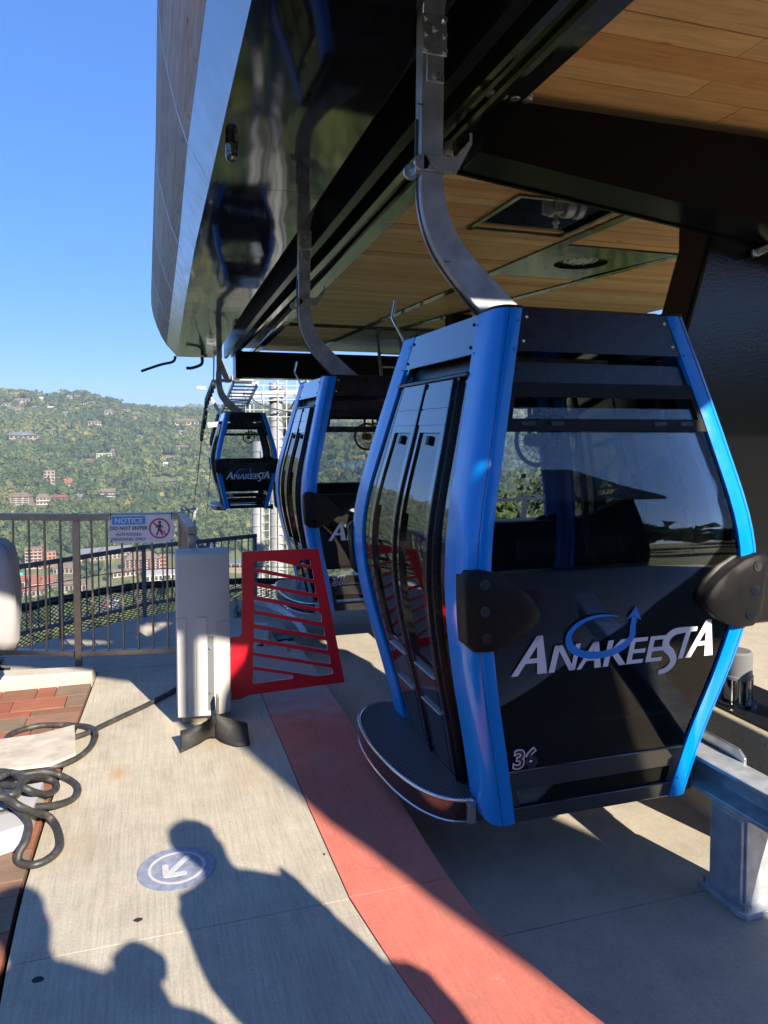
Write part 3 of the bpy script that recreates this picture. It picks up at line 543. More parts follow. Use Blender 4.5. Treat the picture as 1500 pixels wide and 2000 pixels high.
def build_cabin():
    c = thing('gondola_cabin', (CX, CY, CZ), 'large blue and black gondola cabin number 36 in the foreground', 'gondola', 'gondola cabins')
    def P(name, mb, mat, par=c, **k): return part(name, mb, mat, par, **k)
    IN = .085
    # blue corner pillars
    for sx, sy in ((-1, -1), (1, -1), (1, 1), (-1, 1)):
        mb = MB(); sec = [(-IN, .012), (-.05, .020), (-.022, .018), (-.004, .010), (.008, -.006), (.016, -.03), (.020, -.06), (.018, -.12), (.012, -.205)]
        inn = [(a-.028*(i > 3), b-.03*(i <= 5)) for i, (a, b) in enumerate(sec)]; loop = sec+inn[::-1]; n = len(loop); nz = 30; vs = []
        for i in range(nz+1):
            z = 2.1*i/nz; w, d = CW(z), CD(z); vs += [(CX+sx*(w+a), CY+sy*(d+b), CZ+z) for a, b in loop]
        fs = [(i*n+j, i*n+(j+1) % n, (i+1)*n+(j+1) % n, (i+1)*n+j) for i in range(nz) for j in range(n)]; mb.add(vs, fs+[tuple(range(n)), tuple(nz*n+j for j in range(n))])
        pl = P('pillar', mb, 'blue_paint', smooth=50)
        sm = MB()
        for i in range(nz):
            z0, z1 = 2.1*i/nz, 2.1*(i+1)/nz; q = [(CX+sx*(CW(z)-.026+e), CY+sy*(CD(z)+.0197), CZ+z) for z, e in ((z0, 0), (z0, .0016), (z1, .0016), (z1, 0))]
            sm.hexa([(x, y-sy*.004, z) for x, y, z in q], q)
        P('seam', sm, 'black_satin', pl)
        rv = MB()
        for z in (.04, .09, 1.93, 2.05):
            for a in (-.072, -.035): rv.ball((CX+sx*(CW(z)+a), CY+sy*(CD(z)+.017), CZ+z), .006, 6, 4)
            rv.ball((CX+sx*(CW(z)+.013), CY+sy*(CD(z)-.18), CZ+z), .006, 6, 4)
        P('rivets', rv, 'blue_paint', pl, kind='stuff', smooth=60)
        P('pillar_cap', MB().prism([(CX+sx*(CW(2.1)+a), CY+sy*(CD(2.1)+b)) for a, b in sec+[(-.1, -.205), (-.1, .0)]], CZ+2.1, CZ+2.112), 'black_plastic', bev=.004)
    I = (1, -IN); J = (-1, IN)
    for f in 'FB':
        hp = P('header_panel', patch(MB(), f, J, I, 1.925, 2.1, .008, .02), 'black_satin')
        rv = MB()
        for s in (-1, 1):
            for z in (1.965, 2.065): h = half(f, z); rv.ball(cpt(f, s*(h-IN-.025), z, .008), .009, 8, 4)
        P('rivets', rv, 'silver', hp, kind='stuff', smooth=60)
        P('header_rail', patch(MB(), f, J, I, 1.80, 1.882, -.012, .03), 'black_satin')
        vf = MB(); patch(vf, f, J, I, 1.742, 1.80, .006, .03); patch(vf, f, J, I, 1.605, 1.655, .008, .035)
        patch(vf, f, J, (-1, IN+.022), 1.655, 1.742, .006, .03); patch(vf, f, (1, -IN-.022), I, 1.655, 1.742, .006, .03)
        v = P('vent_frame', vf, 'black_plastic'); P('vent_pane', patch(MB(), f, (-1, IN+.022), (1, -IN-.022), 1.655, 1.70, -.008, .004), 'vent_glass', v)
        lm = MB()
        for s in (-.8, -.52, .52, .8): h = half(f, 1.63); patch(lm, f, (0, s*(h-IN)-.03), (0, s*(h-IN)+.03), 1.628, 1.645, .011, .004)
        P('latch', lm, 'black_satin', v)
        g = patch(MB(), f, J, I, .235, 1.607, 0., .006); P('window', g, 'window_glass', smooth=60)
        P('sill_bar', patch(MB(), f, J, I, .145, .237, .008, .04), 'black_gloss', bev=.006)
        P('lower_window', patch(MB(), f, (-1, IN+.03), (1, -IN-.03), .068, .147, -.004, .005), 'vent_glass')
        b = MB(); patch(b, f, J, I, .0, .068, .010, .03); patch(b, f, J, (-1, IN+.035), .068, .147, .004, .03); patch(b, f, (1, -IN-.035), I, .068, .147, .004, .03)
        P('base_bar', b, 'black_gloss', bev=.004)
        P('tread_strip', patch(MB(), f, (-1, IN+.03), (1, -IN-.03), .050, .066, -.022, .06), 'tread')
        # corner bumpers
        for s in (-1, 1):
            out = [(0, -.12), (.0, .125), (.02, .15), (.06, .157), (.13, .14), (.21, .10), (.275, .045), (.305, .0), (.315, -.03), (.30, -.06), (.25, -.10), (.17, -.14), (.10, -.162), (.03, -.158)]
            zc = .94; mb = MB(); n = len(out)
            def bp(a, b, o):
                z = zc+b; h = half(f, z); q = (h+.035-a)*s*(1 if f in 'FB' else 1); return cpt(f, q, z, o)
            ctr = (.12, -.01)
            rings = [(1.0, -.015), (1.0, .026), (.985, .040), (.95, .047), (.7, .053), (.35, .056)]
            vs = [bp(ctr[0]+(a-ctr[0])*k, ctr[1]+(b-ctr[1])*k, o) for k, o in rings for a, b in out]
            fs = [(i*n+j, i*n+(j+1) % n, (i+1)*n+(j+1) % n, (i+1)*n+j) for i in range(len(rings)-1) for j in range(n)]
            mb.add(vs, fs+[tuple(range(n)), tuple((len(rings)-1)*n+j for j in range(n))])
            bm_ = P('bumper', mb, 'black_plastic', smooth=45)
            # return of the bumper round the corner
            w = MB(); sx = s*(1 if f == 'F' else -1); d = {'F': -1, 'B': 1}[f]
            zz = [zc-.13, zc-.06, zc+.02, zc+.08, zc+.13]
            for z0, z1 in zip(zz, zz[1:]):
                A = [(CX+sx*(CW(z)+.030), CY+d*(CD(z)+e), CZ+z) for z, e in ((z0, .012), (z0, -.05), (z1, -.05), (z1, .012))]
                w.hexa([(x-sx*.02, y, z) for x, y, z in A], A)
            P('bumper_wrap', w, 'black_plastic', bm_)
            for b in (-.10, .005, .105):
                o0, o1 = Vector(bp(.075, b, .040)), Vector(bp(.075, b, .057)); nrm = (o1-o0).normalized()
                bo = MB().cyl(o0, o1, .021, 16).cyl(o1-nrm*.002, o1+nrm*.002, .011, 6); P('bolt', bo, 'black_gloss', bm_)
    # side with the doors (left) and closed side (right)
    S0 = (-1, .205); S1_ = (1, -.205)                     # usable span between the pillars
    def fr(u): return (-1+2*u, .205*(1-2*u))              # fraction u of that span, u = 0 at the far end
    for f in 'LR':
        hp = P('side_header', patch(MB(), f, S0, S1_, 1.93, 2.1, .010, .02), 'black_gloss')
        rv = MB()
        for u in (.03, .97):
            for z in (1.96, 2.06): a = fr(u); rv.ball(cpt(f, a[0]*half(f, z)+a[1], z, .010), .008, 8, 4)
        P('rivets', rv, 'black_plastic', hp, kind='stuff', smooth=60)
        P('door_track', patch(MB(), f, S0, S1_, 1.835, 1.855, .022, .04), 'black_satin', bev=.006)
        P('track_recess', patch(MB(), f, S0, S1_, 1.855, 1.93, -.05, .02), 'black_satin')
        for u0, u1 in ((0, .115), (.885, 1)):
            P('side_window', patch(MB(), f, fr(u0), fr(u1), .10, 1.835, .0, .006), 'door_glass', smooth=60)
        for u in (.115, .88): P('door_post', patch(MB(), f, fr(u), (fr(u)[0], fr(u)[1]+.028), .0, 1.835, .016, .04), 'black_satin')
        for k, (u0, u1) in enumerate(((.15, .495), (.512, .865))):
            mg = lambda u, e: (fr(u)[0], fr(u)[1]+e)
            d = MB(); patch(d, f, fr(u0), mg(u0, .045), .02, 1.83, .022, .03); patch(d, f, mg(u1, -.06), fr(u1), .02, 1.83, .022, .03)
            patch(d, f, mg(u0, .045), mg(u1, -.06), 1.60, 1.83, .022, .03); patch(d, f, mg(u0, .045), mg(u1, -.06), .02, .56, .016, .03)
            dr = P('door', d, 'black_gloss', smooth=40)
            P('door_edge', patch(MB(), f, fr(u1), mg(u1, .012), .02, 1.83, .032, .03), 'black_satin', dr, smooth=40)
            tp = MB(); patch(tp, f, mg(u0, .01), mg(u1, -.01), 1.71, 1.80, .026, .006); patch(tp, f, mg(u0, .01), mg(u1, -.01), 1.635, 1.703, .026, .006); P('door_top_panel', tp, 'black_gloss', dr)
            P('door_window', patch(MB(), f, mg(u0, .045), mg(u1, -.06), .55, 1.24, .004, .006), 'door_glass', dr, smooth=60)
            P('sliding_pane', patch(MB(), f, mg(u0, .045), mg(u1, -.06), 1.23, 1.605, .012, .006), 'door_glass', dr, smooth=60)
            P('latch', patch(MB(), f, (fr((u0+u1)/2)[0], fr((u0+u1)/2)[1]-.022), (fr((u0+u1)/2)[0], fr((u0+u1)/2)[1]+.016), 1.545, 1.585, .028, .02), 'black_plastic', dr, bev=.004)
            kp = MB(); patch(kp, f, mg(u0, .055), mg(u1, -.07), .36, .50, .022, .01); patch(kp, f, mg(u0, .055), mg(u1, -.07), .06, .335, .022, .01); P('kick_panel', kp, 'black_gloss', dr)
            [P('kick_trim', patch(MB(), f, mg(u0, .05), mg(u1, -.065), za_, zb2, o_, .02), 'galv', dr) for za_, zb2, o_ in ((.343, .352, .034), (.515, .522, .028))]
        P('side_sill', patch(MB(), f, S0, S1_, -.005, .02, .03, .08), 'black_satin')
    # roof, floor, seats, fan, lamp tube
    P('roof', MB().prism([(CX+a, CY+b) for a, b in ((-.36, -.56), (.36, -.56), (.36, .56), (-.36, .56))], CZ+2.085, CZ+2.12), 'black_satin', bev=.02)
    P('inner_ceiling', MB().box(CX-.42, CX+.42, CY-.58, CY+.58, CZ+1.80, CZ+1.815), 'damper_grey')
    P('ceiling_tube', MB().cyl((CX-.32, CY-.40, CZ+1.90), (CX+.1, CY-.40, CZ+1.90), .028, 14).cyl((CX+.14, CY-.40, CZ+1.87), (CX+.14, CY-.40, CZ+1.92), .05, 16), 'galv', smooth=40)
    P('floor', MB().box(CX-.45, CX+.45, CY+.22, CY+.62, CZ+.0, CZ+.03), 'black_satin'); P('floor_window', MB().box(CX-.44, CX+.44, CY-.50, CY+.215, CZ+.012, CZ+.02), 'vent_glass')
    for d in (-1, 1):
        mb = MB(); z = [.42, .55, .75, .95, 1.06]; xw = lambda q: CW(q)-.07
        for z0, z1 in zip(z, z[1:]):
            A = [(CX-xw(z0), CY+d*(CD(z0)-.03), CZ+z0), (CX+xw(z0), CY+d*(CD(z0)-.03), CZ+z0), (CX+xw(z1), CY+d*(CD(z1)-.03), CZ+z1), (CX-xw(z1), CY+d*(CD(z1)-.03), CZ+z1)]
            mb.hexa(A, [(x, y-d*.07, zz) for x, y, zz in A])
        s = P('seat', MB().box(CX-.50, CX+.50, CY+d*.70 if d < 0 else CY+.28, CY-.28 if d < 0 else CY+.70, CZ+.385, CZ+.46), 'navy_seat', bev=.03, seg=3)
        P('seat_back', mb, 'navy_seat', s)
        if d > 0: P('seat_base', MB().box(CX-.42, CX+.42, min(CY+d*.62, CY+d*.34), max(CY+d*.62, CY+d*.34), CZ+.30, CZ+.384), 'black_satin', s)
    fx, fy, fz = CX+.16, CY+.20, CZ+1.56; fan = MB()
    fan.tube([(fx+.13*cos(a*pi/12), fy-.05, fz+.13*sin(a*pi/12)) for a in range(25)], .012, 6)
    for k in range(12): a = k*pi/12; fan.bar((fx-.13*cos(a), fy-.075, fz-.13*sin(a)), (fx+.13*cos(a), fy-.075, fz+.13*sin(a)), .003, .003)
    for r in (.04, .07, .10): fan.tube([(fx+r*cos(a*pi/12), fy-.078, fz+r*sin(a*pi/12)) for a in range(25)], .002, 4)
    fan.cyl((fx, fy-.085, fz), (fx, fy+.05, fz), .035, 14).cyl((fx, fy+.05, fz), (fx, fy+.05, CZ+1.80), .012, 8)
    P('fan', fan, 'net_cord')
    P('grab_bar', MB().tube([(CX+.2, CY+.1, CZ+1.80), (CX+.2, CY+.1, CZ+1.70), (CX+.32, CY+.1, CZ+1.66), (CX+.34, CY+.1, CZ+1.58)], .012, 8), 'black_plastic')
    # running board
    bp_ = [(-.44, -.50), (-.50, -.50), (-.60, -.455), (-.675, -.34), (-.722, -.17), (-.745, .02), (-.752, .2), (-.742, .38), (-.715, .52), (-.66, .63), (-.58, .69), (-.50, .70), (-.44, .70)]
    fine = [tuple(q)[:2] for q in spline([(a, b, 0) for a, b in bp_[1:-1]], 4)]; fine = [bp_[0]]+fine+[bp_[-1]]
    W2 = lambda pts, k=1: [(CX+a*k, CY+b*k) for a, b in pts]
    rb = P('running_board', MB().prism(W2(fine), CZ-.05, CZ+.045), 'black_gloss', bev=.004)
    P('tread_plate', MB().prism(W2(fine, .985), CZ+.045, CZ+.052), 'tread', rb)
    P('edge_trim', MB().tube([(CX+a, CY+b, CZ+.047) for a, b in fine[1:-1]], .010, 8), 'silver', rb, smooth=60)
    P('lower_trim', MB().tube([(CX+a, CY+b, CZ-.047) for a, b in fine[1:-1]], .006, 6).box(CX-.53, CX-.49, CY-.507, CY-.50, CZ-.05, CZ+.05), 'silver', rb)
    g = MB().box(CX+.40, CX+.56, CY-.56, CY-.44, CZ-.03, CZ+.03).cyl((CX+.57, CY-.5, CZ-.05), (CX+.57, CY-.5, CZ+.05), .035, 14).box(CX+.5, CX+.6, CY-.54, CY-.46, CZ+.05, CZ+.06)
    P('guide_roller', g, 'black_plastic', bev=.006)
    # hanger arm, clamp and cable
    pts = [(-.38, 0, 4.05), (-.455, 0, 3.9), (-.505, 0, 3.72), (-.512, 0, 3.45), (-.514, 0, 3.2), (-.516, 0, 2.95), (-.50, 0, 2.80), (-.455, 0, 2.67), (-.38, 0, 2.56), (-.28, 0, 2.455), (-.16, 0, 2.345), (-.03, 0, 2.245), (.02, 0, 2.20)]
    hp = [(CX+a, CY+b, z) for a, b, z in spline(pts, 5)]
    ha = P('hanger_arm', MB().taper(hp, [float(np.interp(q[2], [2.2, 2.4, 2.75, 2.95, 4.2], [.16, .165, .135, .115, .112])) for q in hp], .075), 'steel', bev=.008)
    x0 = CX-.51; y0 = CY-.035
    P('hanger_plate', MB().box(x0-.035, x0+.05, y0-.012, y0-.002, 3.36, 3.66).box(x0-.058, x0+.062, y0-.018, y0-.010, 3.48, 3.66), 'zinc', ha, bev=.003)
    bl = MB()
    for (a, z) in ((-.04, 3.50), (.05, 3.50), (-.04, 3.57), (.05, 3.57), (-.04, 3.64), (.05, 3.64), (.006, 3.60), (.006, 3.39)): bl.cyl((x0+a, y0-.03, z), (x0+a, y0-.014, z), .012 if abs(a) > .01 else .017, 8)
    P('rivets', bl, 'zinc', ha, kind='stuff')
    P('clamp', MB().box(x0-.055, x0+.085, y0-.022, y0-.004, 2.955, 3.03).cyl((x0-.06, y0-.022, 2.99), (x0-.06, y0-.004, 2.99), .038, 16).cyl((x0-.10, y0+.02, 2.955), (x0-.10, y0+.035, 2.955), .036, 16).box(x0-.09, x0-.05, y0-.01, y0+.03, 2.94, 2.98), 'zinc', ha, bev=.003)
    P('clamp_wing', MB().prism([(x0+.085, 2.955), (x0+.11, 2.955), (x0+.19, 3.10), (x0+.19, 3.15), (x0+.18, 3.15), (x0+.18, 3.115), (x0+.165, 3.10), (x0+.13, 3.06), (x0+.11, 3.035), (x0+.085, 3.03)], y0-.02, y0-.012, lambda a, b, c: (a, c, b)), 'zinc', ha)
    cb = [(x0-.066, CY, 3.2), (x0-.068, CY, 2.95), (x0-.05, CY, 2.78), (x0, CY, 2.62), (x0+.1, CY, 2.48), (x0+.24, CY, 2.33), (x0+.36, CY, 2.24)]
    P('cable', MB().tube(spline(cb, 5), .009, 6), 'hose', ha)
    P('cable_tie', MB().box(x0+.05, x0+.085, CY-.05, CY-.044, 2.55, 2.556).box(x0-.08, x0-.05, CY-.045, CY-.039, 3.25, 3.256), 'silver', ha)
    P('antenna', MB().tube([(CX-.40, CY+.55, CZ+2.02), (CX-.47, CY+.62, CZ+2.19), (CX-.48, CY+.66, CZ+2.24), (CX-.455, CY+.68, CZ+2.34)], .008, 6), 'silver')
    return c
def logo(cabin):
    x0, wd, zb = -.461, .95, .655          # left edge, width, baseline height (local)
    def fn(a, b, c): z = zb+b*wd; return cpt('F', x0+a*wd, z, .0035+c*.5)
    def stroke(pts): return pts
    K = []
    def leg(x0, y0, x1, y1, w0, w1): K.append([(x0-w0/2, y0), (x0+w0/2, y0), (x1+w1/2, y1), (x1-w1/2, y1)])
    def A(x, w, h, apex):
        K.append([(x, 0), (x+.03*h/.17, 0), (x+apex-.0, h*.80), (x+apex+.010, h), (x+apex-.012, h)])
        K.append([(x+apex-.012, h), (x+apex+.014, h), (x+w, 0), (x+w-.046*h/.17, 0)])
        K.append([(x+apex*.42, .30*h), (x+apex+.3*(w-apex), .30*h), (x+apex+.25*(w-apex), .42*h), (x+apex*.55, .42*h)])
    A(0, .166, .170, .112)
    K.append([(.172, 0), (.200, 0), (.214, .118), (.188, .118)]); K.append([(.196, .118), (.222, .118), (.296, 0), (.270, 0)]); K.append([(.276, .0), (.296, 0), (.310, .118), (.288, .118)])
    A(.305, .118, .118, .078)
    K.append([(.432, 0), (.458, 0), (.470, .118), (.444, .118)]); K.append([(.452, .062), (.466, .045), (.536, .118), (.506, .118)]); K.append([(.462, .062), (.486, .074), (.546, 0), (.512, 0)])
    for x in (.548, .645):
        K.append([(x, 0), (x+.024, 0), (x+.034, .118), (x+.010, .118)])
        for z in (0, .048, .100): K.append([(x+.015, z), (x+.082+z*.1, z), (x+.084+z*.1, z+.018), (x+.015, z+.018)])
    s = [Vector(q) for q in ((.722, -.055, 0), (.765, -.045, 0), (.792, -.01, 0), (.775, .03, 0), (.742, .062, 0), (.742, .10, 0), (.775, .128, 0), (.83, .134, 0), (.895, .134, 0))]
    s = spline(s, 5); wv = lambda i: .010+.008*sin(pi*i/(len(s)-1)); L = []; Rr = []
    for i, q in enumerate(s):
        d = (s[min(i+1, len(s)-1)]-s[max(i-1, 0)]).normalized(); nrm = Vector((-d.y, d.x, 0)); L.append(q+nrm*wv(i)); Rr.append(q-nrm*wv(i))
    for i in range(len(s)-1): K.append([tuple(L[i])[:2], tuple(Rr[i])[:2], tuple(Rr[i+1])[:2], tuple(L[i+1])[:2]])
    K.append([(.815, 0), (.840, 0), (.862, .128), (.838, .128)])
    A(.852, .15, .172, .098)
    mb = MB()
    for q in K: mb.prism(q, -.0008, .0008, fn)
    part('lettering', mb, 'logo_white', cabin)
    arc = []                                     # blue swoosh with an arrow head
    for i in range(27):
        t = R(62)+(R(360)-R(62)-R(6))*i/26; arc.append(Vector((.405+.158*cos(t)*(1.0 if cos(t) < 0 else .98), .145+.088*sin(t), 0)))
    arc += [Vector((.556, .175, 0)), Vector((.560, .215, 0))]
    mb = MB(); n = len(arc)
    for i in range(n-1):
        def w(i): u = i/(n-1); return .002+.014*min(1, u*2.2)*(1 if u < .8 else max(.75, 1-(u-.8)))
        qs = []
        for k in (i, i+1):
            d = (arc[min(k+1, n-1)]-arc[max(k-1, 0)]).normalized(); nr = Vector((-d.y, d.x, 0)); qs.append((arc[k]+nr*w(k), arc[k]-nr*w(k)))
        mb.prism([tuple(v)[:2] for v in (qs[0][0], qs[0][1], qs[1][1], qs[1][0])], .0008, .0022, fn)
    mb.prism([(.524, .205), (.557, .222), (.594, .198), (.562, .262)], .0008, .0022, fn)
    part('swoosh', mb, 'logo_blue', cabin)
def number(cabin, s):
    def fn(dz, k): return lambda a, b, c: (lambda z: cpt('F', -CW(z)+.105+a, z, dz+c))(.247+b)
    for nm, mt, bold, dz in (('number_outline', 'sign_white', .0062, .0035), ('number', 'ink', .0005, .0052)):
        me = text(s, .112, .0006, .22, bold, 'LEFT', .95); place(me, nm, mt, cabin, None, (1, 0, 0), (0, 0, 1), fn(dz, 0))
c36 = build_cabin(); logo(c36)
cabins = [c36]
for loc, lab in (((1.945, 7.05, CZ), 'middle gondola cabin, number 37, half hidden behind the nearest cabin'), ((2.05, 17.15, .08), 'small distant gondola cabin, number 38, leaving the station toward the valley')):
    q = copy_tree(c36); q.location = loc; q['label'] = lab; cabins.append(q)
number(c36, '36')
for q, s in zip(cabins[1:], ('37', '38')):
    a = number.__globals__; tmp = [o for o in COL.objects if o.name.startswith('number')]
    number(c36, s)
    for o in [o for o in COL.objects if o.name.startswith('number') and o not in tmp]: o.parent = q
q = copy_tree(c36); q.location = (2.55, 36.5, -5.75); q['label'] = 'farthest gondola cabin, only its roof showing between the railing and the grey cabinet'; cabins.append(q)
for o in list(q.children):
    if o.name.startswith('number'): bpy.data.objects.remove(o)

# ================================================================ RAILINGS AND SIGN
def railing_run(rt, p, q, ztop, zbot, n, mat, sec=(.05, .04), posts=(True, True), bar_r=.008, post=.05, z0=0.):
    p, q = Vector(p), Vector(q); d = (q-p).normalized()
    e = d*post/2
    part('top_rail', MB().bar(Vector((p.x, p.y, ztop))-e*1.02, Vector((q.x, q.y, ztop))+e*1.02, sec[0], sec[1]), mat, rt, bev=.004)
    part('bottom_rail', MB().bar(Vector((p.x, p.y, zbot))+e, Vector((q.x, q.y, zbot))-e, sec[0]*.8, sec[1]*.8), mat, rt, bev=.003)
    for i in range(n):
        a = p.lerp(q, (i+1)/(n+1)); part('baluster', MB().cyl((a.x, a.y, zbot+sec[1]*.35), (a.x, a.y, ztop-sec[1]*.45), bar_r, 10), mat, rt, smooth=40)
    for a, on in ((p, posts[0]), (q, posts[1])):
        if on: part('post', MB().bar((a.x, a.y, z0-.002), (a.x, a.y, ztop-sec[1]/2-.001), post, post), mat, rt, bev=.004)
RA, RB, RC, RD = (-.512, 5.79, 0), (.222, 5.66, 0), (.25, 4.80, 0), (-1.62, 6.24, 0)
rl = thing('railing', (-.5, 5.8, 0), 'bronze coloured metal railing with round balusters and the notice sign on it', 'railing')
railing_run(rl, RA, RB, 1.137, .135, 6, 'bronze_rail', (.055, .05)); railing_run(rl, RD, RA, 1.137, .135, 9, 'bronze_rail', (.055, .05), (True, False)); railing_run(rl, RB, RC, 1.137, .135, 6, 'bronze_rail', (.055, .05), (False, True))
fr_ = thing('railing', (-.1, 7.3, 0), 'low grey railing along the far edge of the concrete deck', 'railing')
FE = [(-1.72, 6.10), (-1.30, 6.37), (-.73, 6.80), (-.06, 7.36), (.55, 7.60), (1.05, 7.82)]
for i, (a, b) in enumerate(zip(FE, FE[1:])): railing_run(fr_, (*a, 0), (*b, 0), .665, .12, 6 if i else 3, 'far_rail_grey', (.035, .04), (i == 0, True), .006, .04)
d = (Vector(RB)-Vector(RA)).normalized(); nrm = Vector((d.y, -d.x, 0)); up = Vector((0, 0, 1))
lu, ru = gy(213, 1008, 5.72), gy(330, 1006, 5.66); o0 = Vector(RA)+d*((lu-Vector(RA)).dot(d))+nrm*.034; sw = .455; sh = .205
o0.z = 1.152-sh
sg = thing('notice_sign', o0+d*sw/2, 'white and blue NOTICE DO NOT ENTER sign hung on the railing', 'sign')
def SG(me, nm, mt, h=.001, par=sg, **k): return place(me, nm, mt, par, o0+nrm*h, d, up, **k)
def rr_(x0, y0, x1, y1, r=.012): return [(cx_+r*cos(a), cy_+r*sin(a)) for cx_, cy_, a0 in ((x1-r, y1-r, 0), (x0+r, y1-r, 90), (x0+r, y0+r, 180), (x1-r, y0+r, 270)) for a in (R(a0+t) for t in (0, 30, 60, 90))]
SG(flat([rr_(0, 0, sw, sh)], .002), 'sign_board', 'sign_white', 0)
SG(flat([rr_(.022, .135, .255, .195, .003)], .0005), 'header_band', 'sign_blue', .0035)
def ST(s, size, x, y, mt, bold=0, h=.0045, sp=1): return SG((lambda me: ([setattr(v, 'co', v.co+Vector((x, y, 0))) for v in me.vertices], me)[1])(text(s, size, .0004, 0, bold, 'CENTER', sp)), 'lettering', mt, h)
ST('NOTICE', .052, .138, .147, 'sign_white', .001, sp=1.05); ST('DO NOT ENTER', .036, .138, .096, 'ink', .0006); ST('AUTHORIZED', .029, .138, .053, 'ink'); ST('PERSONNEL ONLY', .029, .138, .018, 'ink')
cx_, cy_ = .355, .103; ring = [[(cx_+r*cos(2*pi*i/40), cy_+r*sin(2*pi*i/40)) for i in range(40)] for r in (.075, .064)]
man = MB(); f3 = lambda a, b, c: (a, b, c)
def limb(x0, y0, x1, y1, w): 
    v = Vector((x1-x0, y1-y0)).normalized(); s = Vector((-v.y, v.x))*w/2; return [(x0-s.x, y0-s.y), (x1-s.x, y1-s.y), (x1+s.x, y1+s.y), (x0+s.x, y0+s.y)]
for q in ([(cx_+.003+.0115*cos(i*pi/8), cy_+.045+.0115*sin(i*pi/8)) for i in range(16)], limb(cx_, cy_+.03, cx_-.002, cy_-.012, .022), limb(cx_-.004, cy_-.01, cx_-.022, cy_-.05, .010), limb(cx_+.002, cy_-.01, cx_+.022, cy_-.05, .010), limb(cx_-.006, cy_+.028, cx_-.026, cy_+.004, .008), limb(cx_+.006, cy_+.028, cx_+.026, cy_+.006, .008)):
    man.prism([(a, b) for a, b in q], 0, .0008, lambda a, b, c: tuple(o0+d*a+up*b+nrm*(.003+c)))
part('walking_figure', man, 'ink', sg)
SG(flat(ring, .0004), 'red_ring', 'sign_red', .0045)
man = MB().prism(limb(cx_-.048, cy_+.048, cx_+.048, cy_-.048, .009), .0046, .0054, lambda a, b, c: tuple(o0+d*a+up*b+nrm*c)); part('red_slash', man, 'sign_red', sg)
for a, b in ((.012, sh-.005), (sw-.012, sh-.005)): part('cable_tie', MB().bar(o0+d*a+up*(b-.03)+nrm*.005, o0+d*a+up*(b+.022)+nrm*.005, .006, .004, nrm), 'ink', sg)
for a, b in ((.015, .014), (sw-.015, .014)): part('screw', MB().cyl(o0+d*a+up*b+nrm*.002, o0+d*a+up*b+nrm*.006, .006, 8), 'ink', sg)

# ================================================================ CABINET, RUBBER FLAPS, RED GATE
cb = thing('control_cabinet', (.30, 4.6, 0), 'tall narrow grey metal cabinet with rubber flaps at its foot beside the red gate', 'cabinet')
poly = [(.143, 4.50), (.36, 4.475), (.452, 4.51), (.452, 4.72), (.143, 4.72)]
part('body', MB().prism(poly, .055, 1.035), 'cabinet_grey', cb, bev=.006)
def face(a, z, o):                           # a 0..1 across the left facet, 1..2 the right
    A, B, C_ = Vector((.143, 4.50, 0)), Vector((.36, 4.475, 0)), Vector((.452, 4.51, 0))
    q = A.lerp(B, a) if a <= 1 else B.lerp(C_, a-1); return (q.x, q.y-o, z)
mb = MB()
for a0, a1, z0, z1 in ((.0, .24, .06, .655), (.50, .78, .06, .655), (1.02, 1.98, .06, .62)): mb.hexa([face(a0, z0, .0005), face(a1, z0, .0005), face(a1, z1, .0005), face(a0, z1, .0005)], [face(a0, z0, .005), face(a1, z0, .005), face(a1, z1, .005), face(a0, z1, .005)])
part('shade_edged_plate', mb, 'cabinet_grey', cb, bev=.0015)  # front plates; their top edge and gap trace the shadow falling on the cabinet
mb = MB().hexa([face(.80, .09, .0006), face(.965, .09, .0006), face(.965, .54, .0006), face(.80, .54, .0006)], [face(.80, .09, .0018), face(.965, .09, .0018), face(.965, .54, .0018), face(.80, .54, .0018)]); part('slot_channel', mb, 'damper_grey', cb)
for z in (.20, .47): q = Vector(face(.87, z, .004)); part('bolt', MB().cyl(q, q-Vector((0, .008, 0)), .008, 6), 'zinc', cb)
for z in (.10, .60, .75): part('bolt', MB().cyl((.452, 4.6, z), (.462, 4.6, z), .007, 6), 'zinc', cb)
part('foot', MB().box(.17, .42, 4.54, 4.68, -.001, .055).bar((.365, 4.43, .0), (.365, 4.40, .20), .012, .05), 'bronze_rail', cb)
for T_, B_ in (([(418, 1394, .15), (402, 1408, .125), (378, 1420, .10), (352, 1428, .085)], [(420, 1441, .004), (404, 1442, .004), (380, 1458, .004), (352, 1471, .004)]), ([(421, 1394, .15), (440, 1401, .125), (462, 1408, .10), (483, 1413, .085)], [(423, 1441, .004), (440, 1452, .004), (464, 1459, .004), (488, 1455, .004)])):
    ta, tb = spline([gz(*q) for q in T_], 4), spline([gz(*q) for q in B_], 4); vs = []; K_ = 5
    for a, b in zip(ta, tb):
        for k in range(K_): t = k/(K_-1); v = a.lerp(b, t); v.z = a.z*(1-t)**1.3+b.z*t; vs.append(v)
    fs = [(i*K_+k, i*K_+k+1, (i+1)*K_+k+1, (i+1)*K_+k) for i in range(len(ta)-1) for k in range(K_-1)]
    o = part('rubber_flap', MB().add(vs, fs), 'rubber', cb, smooth=60); so = o.modifiers.new('thickness', 'SOLIDIFY'); so.thickness = .008; so.offset = 1
GY = 4.6
def gp(zx, zy): v = gy(320+zx/3.75, 1040+zy/3.75, GY); return (v.x, v.z)
def rnd(poly, r=.012, n=3):
    out = []; m = len(poly)
    for i in range(m):
        p0, p1, p2 = Vector(poly[i-1]), Vector(poly[i]), Vector(poly[(i+1) % m]); a = (p0-p1); b = (p2-p1); rr = min(r, a.length*.45, b.length*.45); a = p1+a.normalized()*rr; b = p1+b.normalized()*rr
        for k in range(n+1): t = k/n; out.append(tuple(a*(1-t)**2+p1*2*t*(1-t)+b*t*t))
    return out
